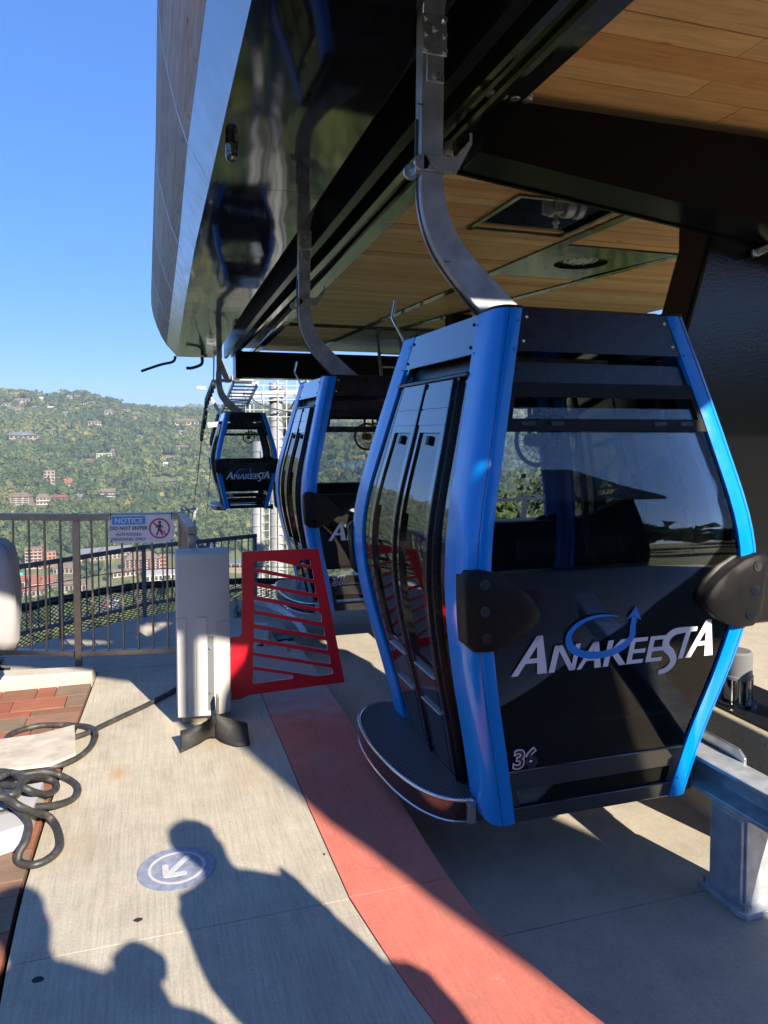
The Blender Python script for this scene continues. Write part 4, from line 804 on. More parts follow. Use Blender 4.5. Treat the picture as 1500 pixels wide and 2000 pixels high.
outer = [gp(*q) for q in ((575, 140), (1130, 115), (1325, 1095), (620, 1190), (560, 1222), (482, 1228), (482, 768), (560, 757), (570, 740))]
slots = [[(990, 215), (1002, 198), (1068, 196), (1075, 240), (990, 231)], [(660, 212), (806, 207), (1088, 268), (1098, 345), (660, 258)], [(660, 285), (1105, 372), (1113, 448), (660, 365)], [(660, 388), (1128, 480), (1136, 553), (660, 461)],
         [(659, 490), (1150, 583), (1158, 657), (659, 566)], [(658, 595), (1172, 690), (1180, 758), (658, 668)], [(657, 700), (1192, 790), (1200, 861), (657, 772)], [(656, 800), (1213, 895), (1221, 962), (656, 876)], [(652, 900), (1232, 990), (1240, 1033), (1118, 1050), (652, 977)], [(650, 1004), (948, 1044), (944, 1068), (650, 1106)]]
me = flat([rnd(outer, .012)]+[rnd([gp(*q) for q in s], .013) for s in slots], .0035)
for v in me.vertices: pass
gt = thing('red_gate', (.46, GY, .3), 'red slotted metal gate panel hinged on the grey cabinet beside the lane', 'gate')
o = place(me, 'gate_panel', 'gate_red', gt, (0, GY, 0), (1, 0, 0), (0, 0, 1)); me.materials.append(MATS['white_edge'])
for pg in me.polygons: pg.material_index = 1 if abs(pg.normal.y) < .5 else 0
for z in (.13, .43): part('hinge', MB().cyl((.458, GY-.01, z-.02), (.458, GY-.01, z+.02), .009, 8), 'zinc', gt)
part('hinge_tab', MB().box(.4525, .47, GY-.0075, GY-.004, .11, .46), 'gate_red', gt)
# grey machine with a black tube on the floor behind the gate
mc = thing('boarding_machine', (.95, 6.6, 0), 'grey steel mechanism with curved arms and black tube behind the red gate', 'machine')
part('arm', MB().sweep(spline([gy(478, 1190, 6.9), gy(505, 1178, 6.9), gy(545, 1188, 6.8), gy(580, 1215, 6.6), gy(598, 1245, 6.5)], 5), [(-.03, -.03), (.03, -.03), (.03, .03), (-.03, .03)], up=(0, 1, 0)), 'galv', mc, bev=.006)
part('arm', MB().sweep(spline([gy(475, 1222, 6.8), gy(515, 1222, 6.7), gy(550, 1240, 6.6), gy(575, 1262, 6.5)], 5), [(-.025, -.04), (.025, -.04), (.025, .04), (-.025, .04)], up=(0, 1, 0)), 'galv', mc, bev=.006)
part('leg', MB().bar(gy(560, 1238, 6.55), gz(556, 1272, 0), .04, .06).bar(gy(520, 1222, 6.7), gz(520, 1262, 0), .04, .06), 'galv', mc)
part('hub', MB().cyl(gy(553, 1255, 6.45), gy(553, 1255, 6.6), .06, 16), 'black_satin', mc, bev=.006)
a, b = gy(508, 1271, 6.05), gy(545, 1250, 6.35); part('tube', MB().cyl(a, b, .043, 16).cyl(a-(b-a).normalized()*.01, a+(b-a)*.2, .05, 16), 'rubber', mc, smooth=40)
part('foot', MB().box(1.0, 1.14, 6.12, 6.4, -.0005, .02), 'black_satin', mc)
part('guard', MB().sweep(spline([gy(462, 1175, 7.2), gy(458, 1195, 7.2), gy(466, 1222, 7.1), gy(480, 1236, 7.0)], 4), [(-.015, -.12), (.015, -.12), (.015, .12), (-.015, .12)], up=(0, 1, 0)), 'damper_grey', mc)

# ================================================================ HOSE, SLAB, BOARDS, STICKER, GUM SPOTS
def hp3(pts, zs, sc=2.885, ox=0, oy=1280): return [Vector(gz(ox+x/sc, oy+y/sc, z)) for (x, y), z in zip(pts, zs)]
def hose(name, pts, zs, label, r=.0158):
    P_ = hp3(pts, [r+z for z in zs])
    o = part(name, MB().tube(spline(P_, 7), r, 12), 'hose', smooth=60); return props(o, label, 'hose')
h1 = [(1012, 180), (930, 225), (820, 283), (680, 348), (560, 405), (480, 442), (420, 462), (330, 490), (180, 520), (40, 500), (60, 445), (200, 400), (330, 392), (440, 396), (510, 408), (540, 445), (515, 510), (440, 575), (330, 622), (180, 640), (50, 636), (-60, 600)]
hose('hose', h1, [.0]*14+[.012]*2+[.0]*6, 'long black rubber hose running from the grey cabinet and looping under the stone slab')
h2 = [(-80, 660), (20, 655), (130, 668), (250, 655), (350, 680), (425, 725), (440, 770), (400, 815), (300, 845), (160, 858), (60, 880), (-60, 905)]
hose('hose', h2, [.05, .05, .06, .05, .01, .0, .0, .0, .03, .06, .08, .08], 'black rubber hose in a wide loop lying across the white box and the path')
h3 = [(-70, 700), (-10, 690), (60, 660), (110, 690), (125, 740), (90, 790), (30, 810), (-20, 770), (0, 735), (60, 735), (130, 745), (190, 770), (260, 782), (315, 755), (310, 715), (250, 690), (170, 690), (125, 710), (95, 770), (20, 790), (-70, 770)]
hose('hose', h3, [.1, .1, .1, .1, .1, .1, .1, .1, .14, .15, .15, .12, .04, .0, .0, .03, .10, .15, .16, .16, .15], 'black rubber hose coiled in small rings on top of the white box')
h4 = [(-60, 730), (0, 770), (60, 835), (120, 880), (160, 950), (150, 1040), (110, 1110), (110, 1165), (190, 1180), (285, 1140), (340, 1070), (318, 965), (270, 905), (190, 885), (110, 850), (30, 800), (-60, 800)]
hose('hose', h4, [.15, .14, .13, .12, .09, .06, .03, .0, .0, .0, .0, .0, .03, .10, .16, .19, .2], 'black rubber hose in a long loop hanging off the white box toward the camera')
sl = part('slab', MB().add([*[tuple(gz(x, y, .052)) for x, y in ((-60, 1455), (0, 1443), (75, 1433), (146, 1415), (148, 1470), (100, 1491), (0, 1503), (-60, 1500))], *[tuple(gz(x, y, .052)-Vector((0, 0, .018))) for x, y in ((-60, 1455), (0, 1443), (75, 1433), (146, 1415), (148, 1470), (100, 1491), (0, 1503), (-60, 1500))]], [tuple(range(8)), tuple(range(15, 7, -1))]+[(i, (i+1) % 8, 8+(i+1) % 8, 8+i) for i in range(8)]), 'board_stone', bev=.003)
props(sl, 'thin pale stone slab lying over the black hose on the brick paving', 'slab')
for nm, q, z0, z1, lab in (('box', ((-70, 1650), (48, 1611), (86, 1526), (-30, 1545)), 0, .10, 'white flat box under the coiled hose at the left edge'),):
    t_ = [gz(x, y, z1) for x, y in q]; o = part('box', MB().hexa([(v.x, v.y, z0) for v in t_], t_), 'white_paint', bev=.006); props(o, lab, 'box')
sk = thing('floor_sticker', (.083, 3.02, .001), 'faded round blue floor sticker with a white arrow on the concrete path', 'floor sticker')
cir = lambda r, n=56: [(.083+r*cos(2*pi*i/n), 3.02+r*sin(2*pi*i/n)) for i in range(n)]
place(flat([cir(.152)], .0006), 'disc', 'sticker_blue', sk, (0, 0, .0022), (1, 0, 0), (0, 1, 0))
place(flat([cir(.112), cir(.100)], .0005), 'ring', 'sticker_white', sk, (0, 0, .0042), (1, 0, 0), (0, 1, 0))
ar = MB(); za, zb_ = .0037, .0047
A0, A1 = gz(374, 1682, 0), gz(325, 1705, 0)
def capsule(a, b, w): 
    a, b = Vector(a[:2]), Vector(b[:2]); v = (b-a).normalized(); t = atan2(v.y, v.x); return [(b.x+w*cos(t-pi/2+k*pi/6), b.y+w*sin(t-pi/2+k*pi/6)) for k in range(7)]+[(a.x+w*cos(t+pi/2+k*pi/6), a.y+w*sin(t+pi/2+k*pi/6)) for k in range(7)]
ar.prism(capsule((.128, 3.085), (.052, 2.985), .0125), za, zb_); ar.prism(capsule((.038, 3.04), (.040, 2.972), .0125), za-.0003, zb_+.0003); ar.prism(capsule((.040, 2.972), (.108, 2.972), .0125), za-.0006, zb_+.0006)
part('arrow', ar, 'sticker_white', sk)
def blob(x, y, rx, ry, lab, name='gum_spot', cat='gum spot'):
    c = gz(x, y, 0); pts = [(c.x+rx*(1+random.uniform(-.13, .13))*cos(2*pi*i/14), c.y+ry*(1+random.uniform(-.13, .13))*sin(2*pi*i/14)) for i in range(14)]
    o = part(name, MB().prism(pts, .0004, .0022), 'stain_black'); props(o, lab, cat)
blob(270, 1797, .016, .010, 'small dark gum spot on the path below the blue sticker'); blob(73, 1914, .018, .013, 'dark gum spot in the shade at the lower left of the path'); blob(633, 1669, .005, .006, 'tiny dark speck at the left edge of the red strip')
# covered post at the left edge
cv = thing('covered_post', (-.95, 5.0, 0), 'post wrapped in a crinkled grey plastic cover at the left edge', 'covered post')
mb = MB(); prof = [(.10, .44), (.125, .50), (.13, .62), (.125, .80), (.118, .95), (.10, 1.05), (.06, 1.095), (.001, 1.10)]
n = 36; vs = []
for r, z in prof:
    for i in range(n):
        a = 2*pi*i/n; k = 1+.06*sin(5*a+z*7)+.04*sin(11*a-z*13); sq = 1/max(abs(cos(a)), abs(sin(a)))**.55; vs.append((-.915+r*1.12*k*sq*cos(a), 5.0+r*k*sq*sin(a), z+.012*sin(3*a)))
part('cover', mb.add(vs, [(j*n+i, j*n+(i+1) % n, (j+1)*n+(i+1) % n, (j+1)*n+i) for j in range(len(prof)-1) for i in range(n)]+[tuple(range(n-1, -1, -1))]), 'cover_grey', cv, smooth=70)
part('stem', MB().cyl((-1.0, 5.0, -.01), (-1.0, 5.0, .5), .04, 14).cyl((-1.0, 5.0, -.01), (-1.0, 5.0, .012), .065, 18), 'galv', cv, smooth=40)

# ================================================================ SAFETY NET BEYOND THE DECK
nw = thing('safety_net', (.2, 8.5, -.3), 'black safety net with a thick padded edge tube below the far railing', 'safety net')
TU = [gy(-40, 1200, 7.6), gy(40, 1187, 7.9), gy(110, 1173, 8.3), gy(200, 1155, 8.8), gy(280, 1143, 9.2), gy(345, 1140, 9.4), gy(470, 1135, 9.6), gy(620, 1136, 9.7)]
tp_ = spline(TU, 8); part('edge_tube', MB().tube([q+Vector((0, 0, random.uniform(-.006, .006))) for q in tp_], [.043*random.uniform(.88, 1.12) for _ in tp_], 8), 'tube_black', nw, smooth=60)
part('guy_wire', MB().tube([q+Vector((0, .1, .17)) for q in tp_], .006, 4), 'net_cord', nw)
E_ = spline([Vector((-1.9, 6.12, -.3)), Vector((-1.3, 6.47, -.3)), Vector((-.70, 6.97, -.3)), Vector((-.02, 7.52, -.3)), Vector((.55, 7.78, -.3)), Vector((1.1, 8.02, -.3)), Vector((1.7, 8.4, -.4)), Vector((2.6, 8.7, -.4))], 8)
mb = MB(); nt_, ne = len(tp_), len(E_)
def npt(u, v):
    a = tp_[min(nt_-1, int(u*(nt_-1)))].lerp(tp_[min(nt_-1, int(u*(nt_-1))+1)], u*(nt_-1)-int(u*(nt_-1))); b = E_[min(ne-1, int(u*(ne-1)))].lerp(E_[min(ne-1, int(u*(ne-1))+1)], u*(ne-1)-int(u*(ne-1)))
    q = a.lerp(b, v); q.z -= .25*v*(1-v); return q
NU, NV = 64, 20
for i in range(-NV, NU):
    pts = [npt((i+k)/NU, k/NV) for k in range(NV+1) if 0 <= (i+k)/NU <= 1]
    if len(pts) > 1: mb.tube(pts, .005, 3)
for i in range(0, NU+NV):
    pts = [npt((i-k)/NU, k/NV) for k in range(NV+1) if 0 <= (i-k)/NU <= 1]
    if len(pts) > 1: mb.tube(pts, .005, 3)
part('mesh_cords', mb, 'net_cord', nw, kind='stuff')

# ================================================================ LIFT TOWER AND ROPES
TY = 30.; tw = thing('lift_tower', (5, TY, -12), 'white steel lift tower with ladders and cross arm behind the small cabin', 'lift tower')
def tpx(x, y, dy=0): return gy(x, y, TY+dy)
c1, c2 = tpx(539, 760), tpx(503, 845)
for c_, top, rad in ((c1, 3.75, .30), (c2, 1.4, .28)):
    mb = MB().cyl((c_.x, c_.y, -20), (c_.x, c_.y, top), rad, 24, rad*.9); z = -19.5
    cl = part('column', mb, 'tower_white', tw, smooth=40); rg = MB()
    while z < top: rg.cyl((c_.x, c_.y, z), (c_.x, c_.y, z+.03), rad*1.02, 24); z += .5
    part('weld_bands', rg, 'galv', cl, kind='stuff', smooth=40)
mb = MB()
for dy in (-.25, .25): mb.bar(tpx(452, 772, dy), tpx(700, 764, dy), .16, .26).bar(tpx(452, 784, dy), tpx(700, 778, dy), .3, .04)
part('cross_arm', mb, 'tower_white', tw, bev=.01)
def ladder(nm, x0, y0, x1, y1, w, n, dy):
    a, b = tpx(x0, y0, dy), tpx(x1, y1, dy); s = Vector((w/2, 0, 0)); mb = MB().bar(a-s, b-s, .035, .035).bar(a+s, b+s, .035, .035)
    for i in range(n): q = a.lerp(b, (i+.5)/n); mb.bar(q-s, q+s, .022, .022)
    return part(nm, mb, 'tower_white', tw)
ladder('ladder', 551, 722, 553, 1240, .34, 30, -.35); ladder('ladder', 518, 880, 520, 1240, .3, 22, -.35)
# catwalk with grating steps and hand rails
a, b = tpx(480, 748, -2), tpx(452, 810, 1.5)
pk = MB()
for i in range(11): q = a.lerp(b, i/10); pk.bar(q+Vector((-.42, 0, 0)), q+Vector((.42, 0, 0)), .20, .05)
part('catwalk_steps', pk, 'galv', tw, kind='stuff'); part('catwalk_edge', MB().bar(a+Vector((-.45, 0, 0)), b+Vector((-.45, 0, 0)), .05, .16).bar(a+Vector((.45, 0, 0)), b+Vector((.45, 0, 0)), .05, .16), 'tower_white', tw)
part('platform_plate', MB().box(tpx(441, 750).x, tpx(480, 750).x, TY-2.4, TY-1.6, tpx(441, 748).z-.05, tpx(441, 742).z), 'tower_white', tw)
hr = MB()
for y in (752, 765, 800, 813):
    hr.bar(tpx(478, y, -.5), tpx(640, y+2, -.5), .022, .022)
for x in (480, 496, 515, 560, 580, 600, 620): hr.bar(tpx(x, 735 if x > 520 else 750, -.5), tpx(x, 815, -.5), .022, .022)
hr.bar(tpx(488, 735, -.3), tpx(488, 815, -.3), .05, .05).bar(tpx(561, 700, .2), tpx(604, 748, .2), .05, .05).bar(tpx(600, 740, .4), tpx(566, 800, .4), .06, .06).bar(tpx(580, 812, .3), tpx(602, 735, .3), .09, .09)
part('hand_rails', hr, 'tower_white', tw)
[part('bracket_arm', MB().bar(a_, b_, w_, h_), 'tower_white', tw) for a_, b_, w_, h_ in ((tpx(384, 757), tpx(402, 758), .16, .12), (tpx(428, 700, -3), tpx(446, 745, -2), .22, .12), (tpx(410, 775), tpx(432, 810), .22, .12), (tpx(405, 830), tpx(432, 828), .2, .2))]
part('cable_loop', MB().tube(spline([tpx(492, 775, -.6), tpx(500, 785, -.6), tpx(530, 797, -.6), tpx(580, 806, -.5), tpx(605, 800, -.5)], 5), .025, 5), 'hose', tw)
def sheaves(x0, y0, x1, y1, n, dy0, dy1, rad):
    a, b = tpx(x0, y0, dy0), tpx(x1, y1, dy1); s = part('sheave_frame', MB().bar(a, b, .10, .18).bar(a.lerp(b, .2)+Vector((.1, 0, .12)), a.lerp(b, .8)+Vector((.1, 0, .12)), .06, .14), 'grip_dark', tw)
    for i in range(n): q = a.lerp(b, i/(n-1)); part('sheave_wheel', MB().cyl(q+Vector((-.05, 0, -.1)), q+Vector((.07, 0, -.1)), rad, 16), 'grip_dark', s, bev=.012)
sheaves(417, 745, 402, 784, 6, -2.5, 0, .17); sheaves(401, 800, 393, 850, 7, 0, 3, .16); sheaves(426, 812, 412, 860, 5, 1, 3, .14); sheaves(566, 800, 556, 845, 4, 0, 2.5, .15)
rp = part('haul_rope', MB().tube([(1.5, 1, 3.98), (1.62, 19.4, 3.9), tuple(tpx(417, 742, -2.5)), tuple(tpx(402, 782)), tuple(tpx(394, 852, 3)), tuple(gy(385, 940, 42)), tuple(gy(370, 1048, 75)), (8, 180, -42), (16, 450, -118)], .022, 6), 'hose'); props(rp, 'steel haul rope running from the sheaves down toward the valley', 'rope')
rp = part('haul_rope', MB().tube([tuple(tpx(414, 865, 3)), tuple(gy(408, 960, 45)), tuple(gy(400, 1040, 80)), (14, 200, -46), (22, 450, -118)], .018, 6), 'hose'); props(rp, 'second thinner rope beside the haul rope above the far cabin', 'rope')
q0 = gy(368, 996, 14); an = thing('sensor_mast', (q0.x, q0.y, -6), 'small cross-armed white sensor mast standing beyond the railing corner', 'mast')
part('pole', MB().cyl((q0.x, q0.y, -6), q0, .02, 8), 'tower_white', an); part('arms', MB().bar(q0+Vector((-.14, 0, -.02)), q0+Vector((.12, 0, .03)), .025, .025).bar(q0+Vector((-.10, 0, .08)), q0+Vector((.08, 0, -.07)), .025, .025), 'tower_white', an)
for s in (-1, 1): part('cup', MB().ball(q0+Vector((s*.12, 0, .02)), .03, 8, 6), 'galv', an)

# ================================================================ TERRAIN, FOREST, HOUSES
def sstep(a, b, x): t = np.clip((x-a)/(b-a), 0, 1); return t*t*(3-2*t)
PD = [0, 8, 10, 14, 40, 120, 300, 450, 640, 760, 1000, 1300, 1600, 1720, 2100, 3000, 4000, 4400, 6000]
PE = [-3.2, -3.2, -4, -6.5, -22, -62, -110, -128, -131, -114, -64, -4, 1, 1, -60, -40, 1, 1, -100]
BD = [0, 10, 18, 60, 200, 500, 6000]; BE = [-3.2, -3.2, -3.1, -2.5, 3, 9, 20]
def terr(x, y):
    x = np.asarray(x, float); y = np.asarray(y, float); d = np.hypot(x, y); az = np.degrees(np.arctan2(x, y))
    ridge = np.interp(az, [-60, -25, -14, -10, -8.3, -7, -5.5, -4.3, -3, -1.2, 1, 4, 12, 25, 60], [60, 66, 70, 76, 72, 64, 70, 71, 56, 44, 40, 42, 46, 55, 60])
    far = np.interp(az, [-60, -10, 0, 4, 12, 30, 60], [90, 95, 102, 112, 118, 100, 90])
    z = np.interp(d, PD, PE); w = np.interp(d, [1300, 1600, 1720, 2100], [0, 1, 1, 0]); z = z+w*ridge
    w2 = np.interp(d, [3000, 4000, 4400, 6000], [0, 1, 1, 0]); z = z+w2*far
    amp = np.interp(d, [20, 200, 700, 760, 1100, 1600, 3000], [.3, 4, 1, 3, 16, 5, 20])
    a = np.radians(az)
    n = np.sin(a*23+d*.006)*.5+np.sin(a*41-d*.011+1.3)*.35+np.sin(a*9+d*.004+.4)*.6
    z = z+amp*n*.7
    zb = np.interp(d, BD, BE); f = sstep(62, 105, np.abs(az)); return z*(1-f)+zb*f
az = np.concatenate([np.arange(-180, -50, 4), np.arange(-50, 60, .8), np.arange(60, 180, 4)])
dd = np.concatenate([[0.5], np.geomspace(7, 6000, 110)]); A_, D_ = np.meshgrid(np.radians(az), dd)
X_, Y_ = D_*np.sin(A_), D_*np.cos(A_); Z_ = terr(X_, Y_); nr, nc = X_.shape
me = bpy.data.meshes.new('hill_terrain'); vs = np.stack([X_, Y_, Z_], -1).reshape(-1, 3)
fs = [(i*nc+j, i*nc+(j+1) % nc, (i+1)*nc+(j+1) % nc, (i+1)*nc+j) for i in range(nr-1) for j in range(nc)]
me.from_pydata(vs.tolist(), [], fs); me.flip_normals(); me.shade_smooth(); tr_ = link('hill_terrain', me, 'hill_ground'); tr_['kind'] = 'structure'
def hit(px, py, d0=60):
    d = ray(px, py); h = hypot(d[0], d[1]); t = np.arange(d0, 4400, 2.)/h; z = HC+d[2]*t; b = z <= terr(d[0]*t, d[1]*t)
    k = int(np.argmax(b)) if b.any() else len(t)-1; return Vector((d[0]*t[k], d[1]*t[k], float(terr(d[0]*t[k], d[1]*t[k])))), float(t[k]*h)
KEEP = []                                       # clearings: (azimuth, distance, half angle, depth before, depth behind)
def house(px, py, wp, hp, wall, roof, label, style='gable', cat='house', yaw=None, win=None, dep=.7, rows=None, balc=None, group='houses on the far hillside'):
    q, dist = hit(px, py); k = dist/F_PX; w, h = wp*k, hp*k; a0 = atan2(q.x, q.y); yaw = random.uniform(-.35, .35) if yaw is None else yaw
    KEEP.append((math.degrees(a0), dist, math.degrees(wp*.62/F_PX)+.08, 25+h*.5, w*dep+5))
    ang = -a0+yaw; ax = Vector((cos(ang), sin(ang), 0)); ay = Vector((-sin(ang), cos(ang), 0)); dp = w*dep
    t = thing('house' if cat == 'house' else cat.replace(' ', '_'), (q.x, q.y, q.z), label, cat, group)
    def L(a, b, c): return tuple(q+ax*a+ay*b+Vector((0, 0, c)))
    def bx(mb, x0, x1, y0, y1, z0, z1): c = [(x0, y0), (x1, y0), (x1, y1), (x0, y1)]; return mb.hexa([L(a, b, z0) for a, b in c], [L(a, b, z1) for a, b in c])
    wh = h*{'gable': .62, 'hip': .68, 'flat': .93}[style]
    part('wall', bx(MB(), -w/2, w/2, 0, dp, -6, wh), wall, t)
    e = w*.05; mb = MB()
    if style == 'flat': bx(mb, -w/2-e*.4, w/2+e*.4, -e*.4, dp+e*.4, wh, h)
    else:
        g = .0 if style == 'gable' else .22
        v = [L(-w/2-e, -e, wh), L(w/2+e, -e, wh), L(w/2+e, dp+e, wh), L(-w/2-e, dp+e, wh), L(-w/2*(1-g*2)-e*(g == 0), dp/2, h), L(w/2*(1-g*2)+e*(g == 0), dp/2, h)]
        mb.add(v, [(0, 1, 5, 4), (2, 3, 4, 5), (1, 2, 5), (3, 0, 4), (3, 2, 1, 0)])
    part('roof', mb, roof, t)
    if style != 'flat' and wp > 12:
        bx(mb2 := MB(), -w*.06, w*.10, -e*1.2, dp*.5, wh*.98, wh+.02); mb2.add([L(-w*.17, -e*1.4, wh), L(w*.17, -e*1.4, wh), L(0, -e*1.4, h*.97), L(-w*.17, dp*.5, wh), L(w*.17, dp*.5, wh), L(0, dp*.5, h*.97)], [(0, 1, 2), (5, 4, 3), (0, 2, 5, 3), (2, 1, 4, 5)]); part('dormer', mb2, roof, t)
    cols, rws = win or (max(2, min(6, int(wp/5))), 1 if hp < 9 else 2)
    for i in range(cols):
        for j in range(rws):
            x = -w/2+w*(i+.5)/cols; z = wh*(j+.5)/rws; ww, hh = w/cols*.32, wh/rws*.30
            part('window', bx(MB(), x-ww, x+ww, -.06*k, .02, z-hh, z+hh), 'pane_dark', t)
    if balc:
        for j in range(rws): z = wh*(j+.12)/rws; part('balcony', bx(MB(), -w/2*.98, w/2*.98, -1.2, -.03*k, z-wh/rws*.10, z+wh/rws*.14), balc, t)
    return t
HL = [(100, 777, 9, 7, 'wall_tan', 'roof_brown', 'gable', 'tan house left of the white one on the hilltop'), (113, 777, 8, 9, 'wall_white', 'roof_white', 'gable', 'white house at the top of the left hilltop'), (135, 781, 9, 9, 'wall_white', 'roof_grey', 'gable', 'white house with grey roof right of the hilltop'), (152, 779, 9, 7, 'wall_brown', 'roof_red', 'gable', 'red roofed house at the right end of the hilltop'),
      (82, 784, 9, 8, 'wall_white', 'roof_white', 'gable', 'bright white gabled house below the dip of the ridge'), (39, 785, 18, 7, 'wall_tan', 'roof_brown', 'hip', 'wide tan house below the left ridge'), (58, 784, 12, 6, 'wall_tan', 'roof_brown', 'gable', 'tan house beside the wide one below the ridge'), (179, 791, 14, 7, 'wall_cream', 'roof_brown', 'hip', 'cream house where the ridge slopes down'),
      (164, 794, 14, 5, 'wall_white', 'roof_white', 'flat', 'low white flat building beneath the sloping ridge'), (11, 793, 13, 6, 'wall_grey', 'roof_brown', 'hip', 'grey brown house at the far left of the upper hill'), (28, 801, 16, 6, 'wall_tan', 'roof_brown', 'gable', 'tan house in the upper row at the left'), (45, 801, 12, 5, 'wall_white', 'roof_brown', 'gable', 'white house in the middle of the upper row'),
      (71, 800, 11, 7, 'wall_white', 'roof_grey', 'gable', 'white house with grey roof in the upper row'), (99, 801, 11, 7, 'wall_grey', 'roof_white', 'gable', 'grey house with pale roof ending the upper row'), (130, 813, 12, 9, 'wall_grey', 'roof_grey', 'gable', 'grey house alone below the upper row'), (211, 813, 13, 12, 'wall_cream', 'roof_brown', 'gable', 'tall cream house below the saddle of the ridge'),
      (232, 814, 10, 7, 'wall_orange', 'roof_red', 'gable', 'orange house below the saddle of the ridge'), (246, 807, 15, 8, 'wall_white', 'roof_red', 'gable', 'white house with reddish roof near the saddle'), (267, 813, 13, 8, 'wall_white', 'roof_brown', 'gable', 'white house right of the saddle'), (185, 833, 22, 10, 'wall_cream', 'roof_brown', 'gable', 'cream chalet with a wide porch in the upper woods'),
      (46, 864, 46, 18, 'wall_tan', 'roof_grey', 'hip', 'large tan lodge with grey roof on the left slope'), (365, 836, 43, 18, 'wall_cream', 'roof_brown', 'hip', 'large cream mansion with hipped roof in a clearing'), (325, 838, 20, 6, 'wall_brown', 'roof_brown', 'flat', 'low brown building left of the mansion'), (357, 851, 20, 10, 'wall_white', 'roof_grey', 'gable', 'white gabled house below the mansion'),
      (271, 858, 8, 8, 'wall_grey', 'roof_grey', 'flat', 'tiny grey house alone in the middle woods'), (355, 879, 20, 9, 'wall_tan', 'roof_brown', 'gable', 'tan chalet below the clearing'), (203, 895, 26, 9, 'wall_white', 'roof_white', 'flat', 'long white building in the middle woods'), (224, 890, 14, 12, 'wall_tan', 'roof_brown', 'gable', 'tan cabin right of the long white building'), (172, 906, 17, 9, 'wall_brown', 'roof_brown', 'gable', 'brown cabin left of the long white building'),
      (331, 897, 20, 5, 'wall_grey', 'roof_grey', 'flat', 'low grey building in the right woods'), (323, 913, 9, 10, 'wall_white', 'roof_white', 'gable', 'small white house below the low grey building'), (96, 945, 19, 24, 'wall_tan', 'roof_brown', 'flat', 'four storey tan block of holiday flats'), (111, 943, 11, 10, 'wall_tan', 'roof_brown', 'gable', 'tan annex beside the four storey block'), (133, 956, 16, 19, 'wall_brown', 'roof_red', 'gable', 'brown chalet with red roof and white balconies'),
      (319, 947, 45, 9, 'wall_brown', 'roof_grey', 'hip', 'long low lodge with grey roof in the right woods'), (211, 971, 26, 15, 'wall_brown', 'roof_brown', 'gable', 'brown chalet with a wide deck in the lower woods'), (38, 987, 32, 21, 'wall_tan', 'roof_brown', 'hip', 'tan lodge with balconies at the lower left'), (84, 986, 22, 19, 'wall_tan', 'roof_brown', 'hip', 'second tan lodge at the lower left'),
      (118, 979, 26, 11, 'wall_brown', 'roof_red', 'hip', 'low house with broad red roof in the lower woods'), (157, 979, 13, 12, 'wall_brown', 'roof_grey', 'gable', 'dark brown house right of the broad red roof')]
for (x, y, w, h, wa, ro, sty, lab) in HL:
    tall = h > 20; house(x, y, w, h, wa, ro, lab, sty, win=(3, 4) if tall else None, balc='wall_white' if lab.startswith(('brown chalet', 'tan lodge', 'second')) else None)
TG = 'buildings of the town in the valley'
for (x, y, w, h, wa, ro, sty, lab, wn, bc, dp) in [
    (66, 1112, 28, 38, 'wall_orange', 'roof_brown', 'flat', 'tall orange hotel with cream balconies at the left of the town', (4, 6), 'wall_cream', .6), (98, 1108, 20, 28, 'wall_orange', 'roof_brown', 'flat', 'plain orange hotel wing right of the tall orange hotel', (3, 4), None, .8),
    (203, 1094, 94, 22, 'wall_cream', 'roof_grey', 'gable', 'long cream motel with a grey roof behind the railing', (12, 3), 'wall_tan', .2), (279, 1119, 62, 38, 'wall_cream', 'roof_brown', 'hip', 'cream hotel with red balconies and brown roof', (8, 5), 'balcony_red', .45), (319, 1114, 14, 30, 'wall_orange', 'roof_brown', 'flat', 'orange end tower of the cream hotel', (2, 4), None, .8),
    (127, 1122, 40, 18, 'wall_tan', 'roof_brown', 'gable', 'brown roofed building in front of the orange hotels', (6, 1), None, .5), (246, 1127, 46, 14, 'wall_cream', 'roof_brown', 'gable', 'low brown roofed building below the cream hotel', (6, 1), None, .4),
    (53, 1150, 34, 22, 'wall_cream', 'roof_red', 'gable', 'red roofed village shop at the left', (5, 1), None, .8), (84, 1156, 40, 26, 'wall_cream', 'roof_red', 'gable', 'larger red roofed village shop with white gables', (5, 1), None, .8), (70, 1166, 42, 18, 'wall_tan', 'roof_red', 'hip', 'broad red roof in the front row of the village', (6, 1), None, .7),
    (135, 1160, 58, 24, 'wall_tan', 'roof_brown', 'hip', 'very broad brown roofed hall in the village', (8, 1), None, .6), (318, 1136, 62, 14, 'wall_white', 'roof_white', 'flat', 'flat white roofed building at the right of the town', (8, 1), None, .8), (40, 1134, 9, 12, 'wall_white', 'teal', 'gable', 'little turret with a teal roof', (1, 1), None, 1),
    (460, 1112, 50, 12, 'wall_tan', 'roof_grey', 'flat', 'low tan building seen past the grey cabinet', (6, 1), None, .6), (168, 1166, 12, 12, 'wall_white', 'awning_red', 'gable', 'small white stall with red roof by the car park', (2, 1), None, 1)]:
    house(x, y, w, h, wa, ro, lab, sty, 'building', yaw=random.uniform(-.25, .25), win=wn, balc=bc, dep=dp, group=TG)
def drape(name, pts, mat, up_=.5):
    P_ = [hit(x, y)[0] for x, y in pts]; c = sum(P_, Vector())/len(P_); o = part(name, MB().add([tuple(v+Vector((0, 0, up_))) for v in P_]+[tuple(v-Vector((0, 0, 3))) for v in P_], [tuple(range(len(P_))), tuple(range(2*len(P_)-1, len(P_)-1, -1))]+[(i, (i+1) % len(P_), len(P_)+(i+1) % len(P_), len(P_)+i) for i in range(len(P_))]), mat); o['kind'] = 'structure'; return o
